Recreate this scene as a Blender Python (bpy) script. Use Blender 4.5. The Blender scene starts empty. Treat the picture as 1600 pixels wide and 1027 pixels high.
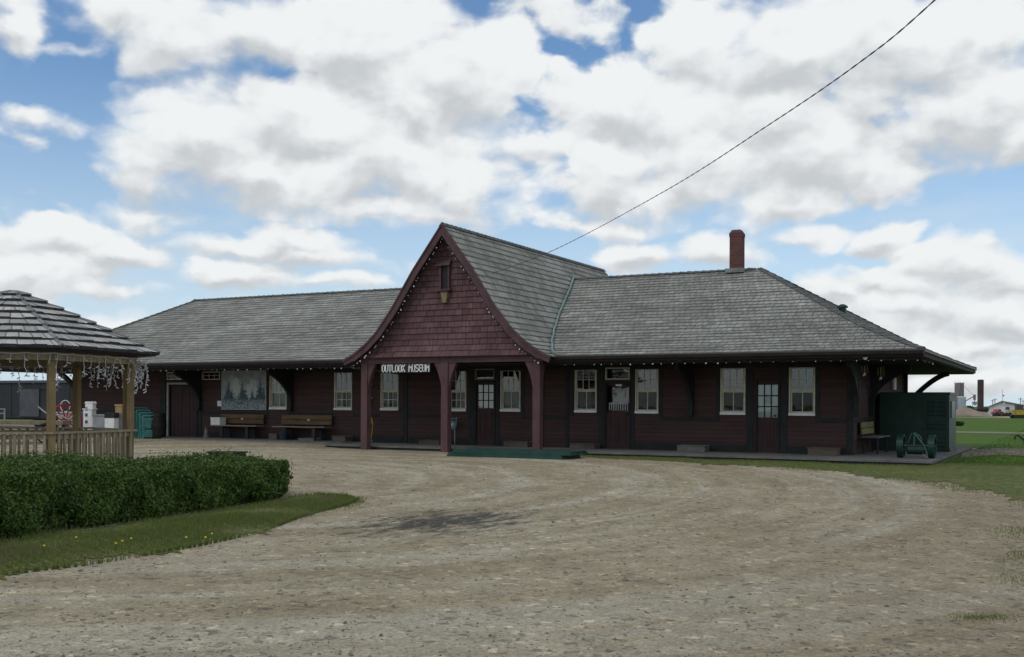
import bpy, math, random
from mathutils import Vector, Matrix
random.seed(11)
R = math.radians
C = bpy.context.scene.collection
scene = bpy.context.scene

# ------------------------------------------------------------------ survey of the place
F, TH, RO, YH = 1649.4, 0.49142, 0.00551, 631.25      # lens (px), heading, roll, horizon row
CT, ST = math.cos(TH), math.sin(TH)
CAMZ = 1.6

def ray(a, b):
    du, dv = a - 800, b - YH
    u = du * math.cos(RO) + dv * math.sin(RO)
    v = -du * math.sin(RO) + dv * math.cos(RO)
    return (u * CT - F * ST, u * ST + F * CT, -v)

def PY(a, b, Y):
    r = ray(a, b); k = Y / r[1]
    return Vector((r[0] * k, Y, CAMZ + r[2] * k))

def PW(a, b, w):
    r = ray(a, b); k = w / F
    return Vector((r[0] * k, r[1] * k, CAMZ + r[2] * k))

def sst(a, b, x):
    t = min(1, max(0, (x - a) / (b - a)))
    return t * t * (3 - 2 * t)

def gz(X, Y):
    z = 0.2 * sst(8, 24, Y)
    z += 0.10 * sst(-19.5, -22.5, X) * sst(21, 26.5, Y) * (1 - sst(60, 90, Y))
    return z

def PG(a, b, dz=0.0):
    z = 0.1
    for _ in range(12):
        r = ray(a, b); k = (z - CAMZ) / r[2]
        p = Vector((r[0] * k, r[1] * k, z)); z = gz(p.x, p.y) + dz
    return Vector((p.x, p.y, z))

def UW(u, w, z=0.0):
    return Vector((u * CT - w * ST, u * ST + w * CT, z))

YE, HE, WD, HR = 25.95, 2.92, 14.3, 5.91            # eave line, eave height, depth, ridge height
XE, XL = -3.1, -36.3
RUNR, RUNL = 5.7, 3.4
YWALL, YBACK = 28.35, 37.85
XWR, XWL = -5.15, -34.35
ZP = 0.32
YG = 25.6
XG = PY(691, 350, YG).x
HG = PY(691, 350, YG).z

# ------------------------------------------------------------------ mesh helpers
class MB:
    def __init__(s): s.v = []; s.f = []; s.m = []; s.uv = []; s.hasuv = False
    def face(s, pts, m=0, uv=None):
        i = len(s.v); s.v += [tuple(p) for p in pts]
        s.f.append(tuple(range(i, i + len(pts)))); s.m.append(m)
        if uv: s.hasuv = True
        s.uv.append(uv)
    def mesh(s, vs, fs, m=0):
        i = len(s.v); s.v += [tuple(p) for p in vs]
        for f in fs: s.f.append(tuple(i + k for k in f)); s.m.append(m); s.uv.append(None)
    def box(s, x0, x1, y0, y1, z0, z1, m=0, M=None):
        vs = [(x0,y0,z0),(x1,y0,z0),(x1,y1,z0),(x0,y1,z0),(x0,y0,z1),(x1,y0,z1),(x1,y1,z1),(x0,y1,z1)]
        if M is not None: vs = [M @ Vector(p) for p in vs]
        s.mesh(vs, [(0,3,2,1),(4,5,6,7),(0,1,5,4),(1,2,6,5),(2,3,7,6),(3,0,4,7)], m)
    def beam(s, p, q, wx, wz, m=0, up=(0,0,1)):
        p, q = Vector(p), Vector(q); d = (q - p); L = d.length; d.normalize()
        up = Vector(up)
        if abs(d.dot(up)) > .98: up = Vector((0,1,0))
        r = d.cross(up).normalized(); n = r.cross(d)
        M = Matrix((( r.x, d.x, n.x, p.x), (r.y, d.y, n.y, p.y), (r.z, d.z, n.z, p.z), (0,0,0,1)))
        s.box(-wx/2, wx/2, 0, L, -wz/2, wz/2, m, M)
    def tube(s, pts, r, n=6, m=0, cap=True):
        pts = [Vector(p) for p in pts]; rr = r if isinstance(r, (list, tuple)) else [r] * len(pts)
        vs = []; fs = []; prev = None
        for i, p in enumerate(pts):
            d = (pts[min(i+1, len(pts)-1)] - pts[max(i-1, 0)]).normalized()
            if prev is None:
                a = Vector((0,0,1)) if abs(d.z) < .9 else Vector((1,0,0))
                x = d.cross(a).normalized()
            else:
                x = (prev - d * prev.dot(d)).normalized()
            prev = x; y = d.cross(x)
            for k in range(n):
                t = 2 * math.pi * k / n
                vs.append(p + (x * math.cos(t) + y * math.sin(t)) * rr[i])
        for i in range(len(pts) - 1):
            for k in range(n):
                fs.append((i*n+k, i*n+(k+1)%n, (i+1)*n+(k+1)%n, (i+1)*n+k))
        if cap:
            fs.append(tuple(range(n-1, -1, -1))); fs.append(tuple((len(pts)-1)*n + k for k in range(n)))
        s.mesh(vs, fs, m)
    def prism(s, poly, axis, a0, a1, m=0):
        """poly: 2D points; axis 'y' -> (x,z) extruded along y, 'x' -> (y,z), 'z' -> (x,y)"""
        def mk(p, a):
            return (p[0], a, p[1]) if axis == 'y' else ((a, p[0], p[1]) if axis == 'x' else (p[0], p[1], a))
        n = len(poly); vs = [mk(p, a0) for p in poly] + [mk(p, a1) for p in poly]
        fs = [tuple(range(n)), tuple(range(2*n-1, n-1, -1))] + [(i, i+n, (i+1)%n+n, (i+1)%n) for i in range(n)]
        s.mesh(vs, fs, m)
    def build(s, name, mats, parent=None, smooth=False, loc=None, fix=True):
        me = bpy.data.meshes.new(name); me.from_pydata(s.v, [], s.f)
        for m in (mats if isinstance(mats, (list, tuple)) else [mats]): me.materials.append(m)
        me.polygons.foreach_set('material_index', s.m)
        if s.hasuv:
            l = me.uv_layers.new(name='UVMap'); d = []
            for f, u in zip(s.f, s.uv): d += list(u) if u else [(0, 0)] * len(f)
            l.data.foreach_set('uv', [c for p in d for c in p])
        if smooth: me.polygons.foreach_set('use_smooth', [True] * len(s.f))
        if fix and not s.hasuv:
            import bmesh
            bm = bmesh.new(); bm.from_mesh(me); bmesh.ops.recalc_face_normals(bm, faces=bm.faces); bm.to_mesh(me); bm.free()
        o = bpy.data.objects.new(name, me); C.objects.link(o)
        if loc is not None: o.location = loc
        if parent is not None:
            o.parent = parent
            o.matrix_parent_inverse = Matrix.Translation(parent.location).inverted() if loc is None else Matrix()
        return o

def tag(o, label, cat, group=None):
    o['label'] = label; o['category'] = cat
    if group: o['group'] = group
    return o
def kind(o, k): o['kind'] = k; return o
def thing(name, label, cat, loc=(0,0,0), group=None):
    o = bpy.data.objects.new(name, None); C.objects.link(o); o.location = loc; o.empty_display_size = .3
    return tag(o, label, cat, group)
def put_copy(root, loc, rotz, label, mats=None):
    """a copy of a thing, its parts and their sub-parts"""
    r = root.copy(); C.objects.link(r); r.location = loc; r.rotation_euler = (0, 0, rotz); r['label'] = label
    for ch in list(root.children):
        c = ch.copy(); C.objects.link(c); c.parent = r
        for g in list(ch.children):
            d = g.copy(); C.objects.link(d); d.parent = c
    return r

# ------------------------------------------------------------------ material helpers
def newmat(name):
    m = bpy.data.materials.new(name); m.use_nodes = True
    nt = m.node_tree; nt.nodes.clear()
    return m, nt
def nd(nt, t, ins=None, **kw):
    n = nt.nodes.new(t)
    for k, v in kw.items(): setattr(n, k, v)
    for k, v in (ins or {}).items():
        if isinstance(v, bpy.types.NodeSocket): nt.links.new(v, n.inputs[k])
        else: n.inputs[k].default_value = v
    return n
def mth(nt, op, a, b=0.0, c=0.0, clamp=False):
    n = nd(nt, 'ShaderNodeMath', {0: a, 1: b, 2: c}, operation=op, use_clamp=clamp); return n.outputs[0]
def vmt(nt, op, a, b=(0,0,0), out=0):
    n = nd(nt, 'ShaderNodeVectorMath', {0: a, 1: b}, operation=op); return n.outputs[out]
def mix(nt, f, a, b):
    n = nt.nodes.new('ShaderNodeMix'); n.data_type = 'RGBA'; n.clamp_factor = True
    for k, v in ((0, f), (6, a), (7, b)):
        if isinstance(v, bpy.types.NodeSocket): nt.links.new(v, n.inputs[k])
        else: n.inputs[k].default_value = v if k == 0 else (*v[:3], 1)
    return n.outputs[2]
def smap(nt, x, a, b, lo=0.0, hi=1.0):
    return nd(nt, 'ShaderNodeMapRange', {0: x, 1: a, 2: b, 3: lo, 4: hi}, interpolation_type='SMOOTHSTEP').outputs[0]
def noise(nt, vec, scale, detail=5, rough=.55, dist=0.0):
    return nd(nt, 'ShaderNodeTexNoise', {'Vector': vec, 'Scale': scale, 'Detail': detail, 'Roughness': rough, 'Distortion': dist}).outputs[0]
def bsdf(nt, col, rough=.8, bump=None, strength=.3, dist=.01, metal=0.0, spec=.3):
    b = nd(nt, 'ShaderNodeBsdfPrincipled', {'Base Color': col if isinstance(col, bpy.types.NodeSocket) else (*col[:3], 1), 'Roughness': rough, 'Metallic': metal, 'Specular IOR Level': spec})
    if bump is not None:
        bp = nd(nt, 'ShaderNodeBump', {'Height': bump, 'Strength': strength, 'Distance': dist})
        nt.links.new(bp.outputs[0], b.inputs['Normal'])
    o = nt.nodes.new('ShaderNodeOutputMaterial'); nt.links.new(b.outputs[0], o.inputs[0])
    return b
def pos(nt): return nd(nt, 'ShaderNodeNewGeometry').outputs['Position']
def obj(nt): return nd(nt, 'ShaderNodeTexCoord').outputs['Object']

def mat_paint(name, c, var=.25, scale=3.0, rough=.7, streak=False, spec=.3, metal=0.0):
    m, nt = newmat(name); p = pos(nt)
    v = vmt(nt, 'MULTIPLY', p, (6, 6, .7)) if streak else p
    n1 = noise(nt, v, scale, 6, .6); n2 = noise(nt, p, scale * 9, 4, .6)
    f = mth(nt, 'ADD', mth(nt, 'MULTIPLY', n1, .7), mth(nt, 'MULTIPLY', n2, .3))
    f = smap(nt, f, .3, .7)
    lo = [k * (1 - var) for k in c]; hi = [min(1, k * (1 + var)) for k in c]
    bsdf(nt, mix(nt, f, lo, hi), rough, n2, .15, .01, metal, spec)
    return m
def mat_wood(name, c, c2, rough=.8, axis=(1, 1, .08), scale=18):
    m, nt = newmat(name); p = pos(nt)
    g = noise(nt, vmt(nt, 'MULTIPLY', p, axis), scale, 5, .65, .4); n = noise(nt, p, 2.0, 4, .6)
    f = mth(nt, 'ADD', mth(nt, 'MULTIPLY', g, .65), mth(nt, 'MULTIPLY', n, .35))
    bsdf(nt, mix(nt, smap(nt, f, .32, .68), c, c2), rough, g, .3, .01, 0, .2)
    return m
def mat_shingle(name, c1, c2, gap, bw, rh, mort=.012, weather=.3, lich=None, off=.5):
    m, nt = newmat(name); uv = nd(nt, 'ShaderNodeTexCoord').outputs['UV']; p = pos(nt)
    wob = nd(nt, 'ShaderNodeTexNoise', {'Vector': uv, 'Scale': 1.3, 'Detail': 3.0}).outputs[1]
    uv2 = vmt(nt, 'ADD', uv, vmt(nt, 'MULTIPLY', vmt(nt, 'SUBTRACT', wob, (.5, .5, .5)), (.06, .05, 0)))
    br = nd(nt, 'ShaderNodeTexBrick', {'Vector': uv2, 'Color1': (*c1, 1), 'Color2': (*c2, 1), 'Mortar': (*gap, 1), 'Scale': 1.0, 'Mortar Size': mort, 'Mortar Smooth': .2, 'Bias': 0.0, 'Brick Width': bw, 'Row Height': rh}, offset=off, offset_frequency=2, squash=1.35, squash_frequency=3)  # mortar colour: joints, plus the gap shadow along each course painted in
    br2 = nd(nt, 'ShaderNodeTexBrick', {'Vector': vmt(nt, 'ADD', uv2, (7.31, rh * 40, 0)), 'Color1': (.8, .8, .8, 1), 'Color2': (1.14, 1.14, 1.14, 1), 'Mortar': (.9, .9, .9, 1), 'Scale': 1.0, 'Mortar Size': 0.0, 'Brick Width': bw * 1.7, 'Row Height': rh}, offset=.37, offset_frequency=2)
    n1 = noise(nt, p, .45, 5, .6); n2 = noise(nt, vmt(nt, 'MULTIPLY', uv, (26, 3, 1)), 1.0, 4, .7)
    col = nd(nt, 'ShaderNodeMix', {0: 1.0, 6: br.outputs[0], 7: br2.outputs[0]}, data_type='RGBA', blend_type='MULTIPLY').outputs[2]
    w = smap(nt, n1, .3, .72, 1 - weather, 1 + weather * .6)
    w2 = smap(nt, n2, .25, .75, .72, 1.25)
    k = mth(nt, 'MULTIPLY', w, w2)
    col = nd(nt, 'ShaderNodeMix', {0: 1.0, 6: col, 7: nd(nt, 'ShaderNodeCombineColor', {0: k, 1: k, 2: k}).outputs[0]}, data_type='RGBA', blend_type='MULTIPLY').outputs[2]
    if lich:
        l = noise(nt, p, 1.1, 6, .65); col = mix(nt, smap(nt, l, .56, .75, 0, .55), col, lich)
    bsdf(nt, col, .9, mth(nt, 'ADD', mth(nt, 'MULTIPLY', br.outputs[1], -1.0), mth(nt, 'MULTIPLY', n2, .3)), .5, .02, 0, .15)
    return m
def mat_siding(name, c, board=.115, var=.2):
    m, nt = newmat(name); p = pos(nt)
    z = nd(nt, 'ShaderNodeSeparateXYZ', {0: p}).outputs[2]
    fr = mth(nt, 'FRACT', mth(nt, 'DIVIDE', z, board)); row = mth(nt, 'FLOOR', mth(nt, 'DIVIDE', z, board))
    wn = nd(nt, 'ShaderNodeTexWhiteNoise', {'W': row}, noise_dimensions='1D').outputs[0]
    n1 = noise(nt, vmt(nt, 'MULTIPLY', p, (1, 1, 2.5)), 1.1, 6, .62); n2 = noise(nt, vmt(nt, 'MULTIPLY', p, (2, 2, 30)), 1.5, 4, .6)
    f = mth(nt, 'ADD', mth(nt, 'ADD', mth(nt, 'MULTIPLY', n1, .5), mth(nt, 'MULTIPLY', n2, .3)), mth(nt, 'MULTIPLY', wn, .2))
    col = mix(nt, smap(nt, f, .3, .7), [k * (1 - var) for k in c], [k * (1 + var) for k in c])
    gap = smap(nt, fr, .88, .97, 0, .45)
    col = mix(nt, gap, col, [k * .3 for k in c])
    bsdf(nt, col, .75, mth(nt, 'MULTIPLY', fr, -1.0), .8, .02, 0, .25)
    return m
def mat_leaf(name, a, b, c, rough=.55, trans=.0, big=.9):
    m, nt = newmat(name); g = nd(nt, 'ShaderNodeNewGeometry'); p = g.outputs['Position']
    r = g.outputs['Random Per Island']
    col = mix(nt, r, a, b)
    n = noise(nt, p, big, 4, .6)
    col = mix(nt, smap(nt, n, .45, .75, 0, .8), col, c)
    bsdf(nt, col, rough, spec=.25)
    return m

# --- palette
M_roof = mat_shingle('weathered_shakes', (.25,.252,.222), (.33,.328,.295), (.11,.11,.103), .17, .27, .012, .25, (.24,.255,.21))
M_butt = mat_paint('shake_butts', (.15,.148,.138), .4, 6, .95)  # darker ends, shadow line under each course put into the colour
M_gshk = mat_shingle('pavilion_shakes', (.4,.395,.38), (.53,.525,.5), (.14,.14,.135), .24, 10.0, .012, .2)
M_gbutt = mat_paint('pavilion_shake_butts', (.035,.034,.034), .4, 6, .95)  # near-black ends paint the shadow below each gazebo course
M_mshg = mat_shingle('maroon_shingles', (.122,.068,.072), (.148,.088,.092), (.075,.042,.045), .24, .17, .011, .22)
M_wall = mat_siding('maroon_siding', (.06,.032,.03))
M_trim = mat_paint('black_green_trim', (.018,.021,.02), .3, 4, .7)
M_barge = mat_paint('maroon_trim', (.082,.044,.048), .3, 3, .7)
M_post = mat_wood('maroon_posts', (.08,.042,.046), (.125,.07,.074))
M_door = mat_wood('maroon_door', (.042,.022,.022), (.066,.036,.035), .65)
M_soff = mat_paint('dark_soffit', (.022,.016,.016), .3, 3, .9)
M_cream = mat_paint('cream_paint', (.52,.5,.4), .18, 5, .6)
M_white = mat_paint('white_paint', (.72,.72,.7), .12, 5, .6)
M_brick = None
M_flash = mat_paint('verdigris_flashing', (.2,.29,.28), .25, 3, .6)
M_conc = mat_paint('old_concrete', (.13,.127,.12), .3, 1.6, .92)
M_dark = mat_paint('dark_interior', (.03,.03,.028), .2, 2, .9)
M_green = mat_paint('green_enamel', (.009,.035,.026), .3, 3, .45)
M_greenl = mat_paint('green_board_paint', (.02,.06,.048), .3, 2.5, .5)
M_iron = mat_paint('black_iron', (.02,.02,.021), .3, 6, .6)
M_benchw = mat_wood('varnished_slats', (.085,.05,.023), (.15,.092,.045), .5, (.08, 1, 1))
M_greyw = mat_wood('grey_weathered_wood', (.15,.125,.085), (.26,.22,.155), .85)
M_pinew = mat_wood('treated_timber', (.17,.125,.06), (.3,.225,.12), .8)
M_railw = mat_wood('silvered_railing', (.2,.165,.11), (.36,.31,.22), .85)
M_yell = mat_paint('yellow_paint', (.42,.3,.03), .25, 5, .6)
M_teal = mat_paint('teal_paint', (.08,.26,.25), .25, 5, .5)
M_red = mat_paint('red_paint', (.34,.03,.035), .25, 5, .55)
M_bulb = mat_paint('frosted_bulb', (.66,.68,.7), .05, 5, .3)
M_cord = mat_paint('pale_cord', (.72,.73,.72), .1, 5, .6)
M_lamp = mat_paint('amber_lamp', (.2,.16,.085), .2, 8, .4)
M_meter = mat_paint('grey_blue_casting', (.2,.27,.3), .25, 6, .45)

def brickmat():
    m, nt = newmat('chimney_brick'); p = obj(nt)
    s = nd(nt, 'ShaderNodeSeparateXYZ', {0: p}); v = nd(nt, 'ShaderNodeCombineXYZ', {0: mth(nt, 'ADD', s.outputs[0], s.outputs[1]), 1: s.outputs[2]}).outputs[0]
    br = nd(nt, 'ShaderNodeTexBrick', {'Vector': v, 'Color1': (.1,.035,.035,1), 'Color2': (.16,.058,.054,1), 'Mortar': (.11,.085,.075,1), 'Scale': 1.0, 'Mortar Size': .009, 'Brick Width': .2, 'Row Height': .075})
    n = noise(nt, p, 4, 5, .6)
    bsdf(nt, mix(nt, smap(nt, n, .35, .75, 0, .45), br.outputs[0], (.1,.05,.045)), .9, mth(nt, 'MULTIPLY', br.outputs[1], -1.0), .6, .01)
    return m
M_brick = brickmat()

def glassmat(name='window_glass', k=1.9, base=.0):
    m, nt = newmat(name)
    fc = nd(nt, 'ShaderNodeLayerWeight', {0: .5}).outputs[1]; fr = mth(nt, 'MULTIPLY_ADD', mth(nt, 'POWER', fc, 5.0), .95, .045)
    n = noise(nt, pos(nt), 1.6, 2, .5)
    bp = nd(nt, 'ShaderNodeBump', {'Height': n, 'Strength': .05, 'Distance': .05})
    gl = nd(nt, 'ShaderNodeBsdfGlossy', {'Color': (.95,1,1,1), 'Roughness': .02}); nt.links.new(bp.outputs[0], gl.inputs['Normal'])
    tr = nd(nt, 'ShaderNodeBsdfTransparent', {'Color': (.72,.78,.76,1)})
    f = mth(nt, 'ADD', mth(nt, 'MULTIPLY', fr, k), base, clamp=True)
    mx = nd(nt, 'ShaderNodeMixShader', {0: f, 1: tr.outputs[0], 2: gl.outputs[0]})
    o = nt.nodes.new('ShaderNodeOutputMaterial'); nt.links.new(mx.outputs[0], o.inputs[0])
    return m
M_glass = glassmat()
M_glassl = glassmat('dimmed_reflection_glass', .6, 0.0)  # same plain glass, reflection turned down to make these panes look darker
M_curt = mat_paint('pale_curtain', (.34,.38,.34), .25, 4, .9, streak=True)
M_blind = mat_paint('white_blind', (.62,.66,.62), .12, 4, .9)
M_dimc = mat_paint('grey_drape', (.2,.215,.2), .3, 5, .9, streak=True)

# ------------------------------------------------------------------ camera
cam = bpy.data.cameras.new('camera'); co = bpy.data.objects.new('camera', cam); C.objects.link(co)
cam.sensor_fit = 'HORIZONTAL'; cam.sensor_width = 36; cam.lens = 36 * F / 1600
cam.shift_y = (YH - 513.5) / 1600
cam.clip_end = 9000; cam.clip_start = .05
co.matrix_world = Matrix.Translation((0, 0, CAMZ)) @ Matrix.Rotation(TH, 4, 'Z') @ Matrix.Rotation(math.pi/2, 4, 'X') @ Matrix.Rotation(RO, 4, 'Z')
scene.camera = co
scene.view_settings.view_transform = 'Standard'; scene.view_settings.look = 'None'; scene.view_settings.gamma = 1; scene.view_settings.exposure = 0

# ------------------------------------------------------------------ sky
SUN_EL, SUN_AZ = R(48), R(205)     # azimuth measured as heading of the sun from +Y, clockwise
def sky():
    def noise2(nt, vec, scale, detail=5, rough=.55):
        return nd(nt, 'ShaderNodeTexNoise', {'Vector': vec, 'Scale': scale, 'Detail': detail, 'Roughness': rough}, noise_dimensions='2D').outputs[0]
    w = bpy.data.worlds.new('World'); scene.world = w; w.use_nodes = True
    w.cycles.sampling_method = 'MANUAL'; w.cycles.sample_map_resolution = 256
    nt = w.node_tree; nt.nodes.clear()
    st = nd(nt, 'ShaderNodeTexSky', sky_type='NISHITA', sun_disc=False, sun_elevation=SUN_EL, sun_rotation=SUN_AZ)
    st.air_density = 1.0; st.dust_density = .6; st.ozone_density = 2.2
    d = nd(nt, 'ShaderNodeTexCoord').outputs['Generated']
    s = nd(nt, 'ShaderNodeSeparateXYZ', {0: d})
    # azimuth relative to the heading of the view, and elevation: both plain angles of the sky
    xr = mth(nt, 'ADD', mth(nt, 'MULTIPLY', s.outputs[0], CT), mth(nt, 'MULTIPLY', s.outputs[1], ST))
    yf = mth(nt, 'ADD', mth(nt, 'MULTIPLY', s.outputs[0], -ST), mth(nt, 'MULTIPLY', s.outputs[1], CT))
    az = mth(nt, 'ARCTAN2', xr, yf); el = mth(nt, 'ARCSINE', s.outputs[2])
    p = nd(nt, 'ShaderNodeCombineXYZ', {0: az, 1: el}).outputs[0]
    # billowing warp
    pw = vmt(nt, 'MULTIPLY', p, (1, 1.6, 1))
    wv = nd(nt, 'ShaderNodeTexNoise', {'Vector': pw, 'Scale': 7.0, 'Detail': 5.0, 'Roughness': .55}, noise_dimensions='2D').outputs[1]
    wv = vmt(nt, 'MULTIPLY', vmt(nt, 'SUBTRACT', wv, (.5, .5, .5)), (.10, .06, 0))
    q = vmt(nt, 'ADD', p, wv)
    blobs = [  # (px, py, rx, ry, strength)
        (200,20,90,45,.8),(300,55,120,62,1.0),(430,45,170,85,1.1),(600,60,180,110,1.1),(735,100,105,95,1.1),(660,170,150,60,.9),
        (480,190,170,75,1.1),(300,215,130,68,1.0),(235,260,80,48,.9),(430,270,240,66,1.1),(620,245,190,85,1.1),(740,290,115,62,1.0),(600,315,140,34,.8),
        (16,28,42,46,.9),(75,182,50,18,.5),(60,215,36,12,.3),(150,200,60,26,.55),(150,30,60,12,.3),(110,75,60,10,.3),
        (70,378,110,36,1.0),(180,398,110,28,.95),(50,425,120,34,.9),(165,452,110,18,.7),(230,412,50,14,.5),
        (470,376,100,36,1.05),(385,392,100,26,.95),(500,405,90,26,.9),(400,440,120,28,1.0),(515,448,70,14,.7),(230,330,150,22,.32),
        (880,140,60,40,.6),(960,150,100,70,.95),(870,210,80,60,.55),(1090,70,120,75,1.0),(1040,170,150,80,1.05),(930,265,85,70,.95),
        (1250,70,210,85,1.05),(1200,170,170,80,1.0),(1480,60,200,90,1.1),(1520,160,150,90,1.1),(1575,215,70,40,.9),(1380,130,120,70,.9),
        (1100,250,190,75,1.05),(1010,300,120,45,.9),(1270,240,130,70,1.0),(1360,265,80,52,1.0),(1250,310,110,35,.85),(940,45,60,30,.32),(870,15,50,14,.3),
        (1285,370,56,26,.75),(1405,372,46,30,1.0),(1440,392,46,12,.5),(1000,395,120,32,.95),(1140,400,110,36,1.0),(900,350,60,22,.45),(970,345,100,30,.7),
        (632,415,26,14,.45),(700,330,120,30,.7),(190,507,50,14,.6),
        (1530,410,90,40,1.0),(1590,440,80,60,1.0),(1420,450,110,30,.85),(1330,470,80,26,.95),(1440,490,150,34,1.0),(1570,500,140,50,1.0),(1400,510,120,24,.8),(1520,545,140,28,.9),(1560,390,50,18,.7),
        (1540,600,200,30,.9),(1480,570,160,16,.7),(200,530,400,34,.6),(800,520,900,40,.4)
    ]
    D = None; S = None
    for (a, b, rx, ry, k) in blobs:
        r = Vector(ray(a, b)).normalized()
        x = r.x * CT + r.y * ST; y = -r.x * ST + r.y * CT
        caz, cel = math.atan2(x, y), math.asin(r.z)
        sx, sy = F / rx, F / ry
        v = nd(nt, 'ShaderNodeVectorMath', {0: q, 1: (sx, sy, 0), 2: (-caz*sx, -cel*sy, 0)}, operation='MULTIPLY_ADD').outputs[0]
        L = vmt(nt, 'LENGTH', v, out=1)
        dd = mth(nt, 'MULTIPLY_ADD', L, -k, k)
        L2 = vmt(nt, 'LENGTH', vmt(nt, 'ADD', v, (.12, .5, 0)), out=1)
        ss = mth(nt, 'MULTIPLY_ADD', L2, -k, k)
        D = dd if D is None else mth(nt, 'SMOOTH_MAX', D, dd, .15)
        S = ss if S is None else mth(nt, 'SMOOTH_MAX', S, ss, .15)
    # the rest of the sky, out of the view, carries the same kind of broken cloud
    side = smap(nt, mth(nt, 'ABSOLUTE', az), .52, .75); high = smap(nt, el, .42, .6)
    away = mth(nt, 'MAXIMUM', side, high)
    gnv = noise(nt, vmt(nt, 'MULTIPLY', d, (1, 1, 2.2)), 3.2, 6, .55)
    G = mth(nt, 'MULTIPLY', mth(nt, 'SUBTRACT', gnv, .43), 4.0)
    G = mth(nt, 'ADD', G, mth(nt, 'MULTIPLY_ADD', away, 3.0, -3.0))
    D = mth(nt, 'MAXIMUM', D, G); S = mth(nt, 'MAXIMUM', S, mth(nt, 'SUBTRACT', G, .2))
    pn = vmt(nt, 'MULTIPLY', vmt(nt, 'ADD', p, vmt(nt, 'MULTIPLY', wv, (.4, .4, 0))), (1, 1.45, 1))
    def puffs(vec):      # rounded cauliflower heads over a soft fractal
        vo = nd(nt, 'ShaderNodeTexVoronoi', {'Vector': vec, 'Scale': 15.0, 'Detail': 2.5, 'Roughness': .5, 'Lacunarity': 2.1, 'Smoothness': .9}, feature='SMOOTH_F1', voronoi_dimensions='2D').outputs[0]
        n = noise2(nt, vec, 13, 7, .55)
        return mth(nt, 'ADD', mth(nt, 'MULTIPLY', mth(nt, 'SUBTRACT', .42, vo), PUFF), mth(nt, 'MULTIPLY', mth(nt, 'SUBTRACT', n, .5), FBM))
    b0 = puffs(pn); b1 = puffs(vmt(nt, 'ADD', pn, (-.006, .017, 0)))
    dens = mth(nt, 'ADD', mth(nt, 'ADD', D, BIAS), b0)
    soft = smap(nt, noise2(nt, p, 5, 2, .5), .35, .65, .24, .62)        # some edges crisp, some wispy
    mask = nd(nt, 'ShaderNodeMapRange', {0: dens, 1: -.12, 2: soft, 3: 0.0, 4: 1.0}, interpolation_type='SMOOTHSTEP').outputs[0]
    n3 = noise2(nt, pn, 5.0, 3, .5)
    sh = mth(nt, 'MULTIPLY_ADD', mth(nt, 'SUBTRACT', S, D), K_BASE, K0)
    sh = mth(nt, 'ADD', sh, mth(nt, 'MULTIPLY', mth(nt, 'SUBTRACT', b1, b0), K_REL))
    sh = mth(nt, 'ADD', sh, mth(nt, 'MULTIPLY', mth(nt, 'SUBTRACT', n3, .5), K_BIG))
    sh = mth(nt, 'ADD', sh, mth(nt, 'MULTIPLY', D, K_CORE))
    sh = smap(nt, sh, 0.0, 1.0)
    cc = mix(nt, sh, SKYW, SKYG)
    blue = nd(nt, 'ShaderNodeMix', {0: 1.0, 6: st.outputs[0], 7: (*SKYT, 1)}, data_type='RGBA', blend_type='MULTIPLY').outputs[2]
    veil = smap(nt, el, .0, .32, .8, .0)                 # pale haze low in the sky
    blue = mix(nt, veil, blue, (6.4, 7.7, 8.8))
    thin = smap(nt, noise2(nt, vmt(nt, 'MULTIPLY', q, (1, 2.2, 1)), 4.5, 5, .6), .5, .75, 0, .28)   # high thin cirrus
    blue = mix(nt, thin, blue, (6.6, 7.2, 7.8))
    col = mix(nt, mask, blue, cc)
    bg = nd(nt, 'ShaderNodeBackground', {0: col, 1: .1})
    o = nt.nodes.new('ShaderNodeOutputWorld'); nt.links.new(bg.outputs[0], o.inputs[0])
SKYW, SKYG, SKYT = (8.7, 8.95, 9.05), (5.75, 6.05, 6.3), (1.0, 1.2, 1.33)
BIAS = .235
PUFF, FBM, K_BASE, K0, K_REL, K_BIG, K_CORE = .66, .95, 1.05, .25, 1.0, .5, .2
sky()
sl = bpy.data.lights.new('sun', 'SUN'); sl.energy = .6; sl.angle = R(14); sl.color = (1, .96, .9)
so = bpy.data.objects.new('sun', sl); C.objects.link(so)
sd = Vector((math.sin(SUN_AZ) * math.cos(SUN_EL), math.cos(SUN_AZ) * math.cos(SUN_EL), math.sin(SUN_EL)))
so.rotation_euler = sd.to_track_quat('Z', 'Y').to_euler(); so.location = sd * 60

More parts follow.
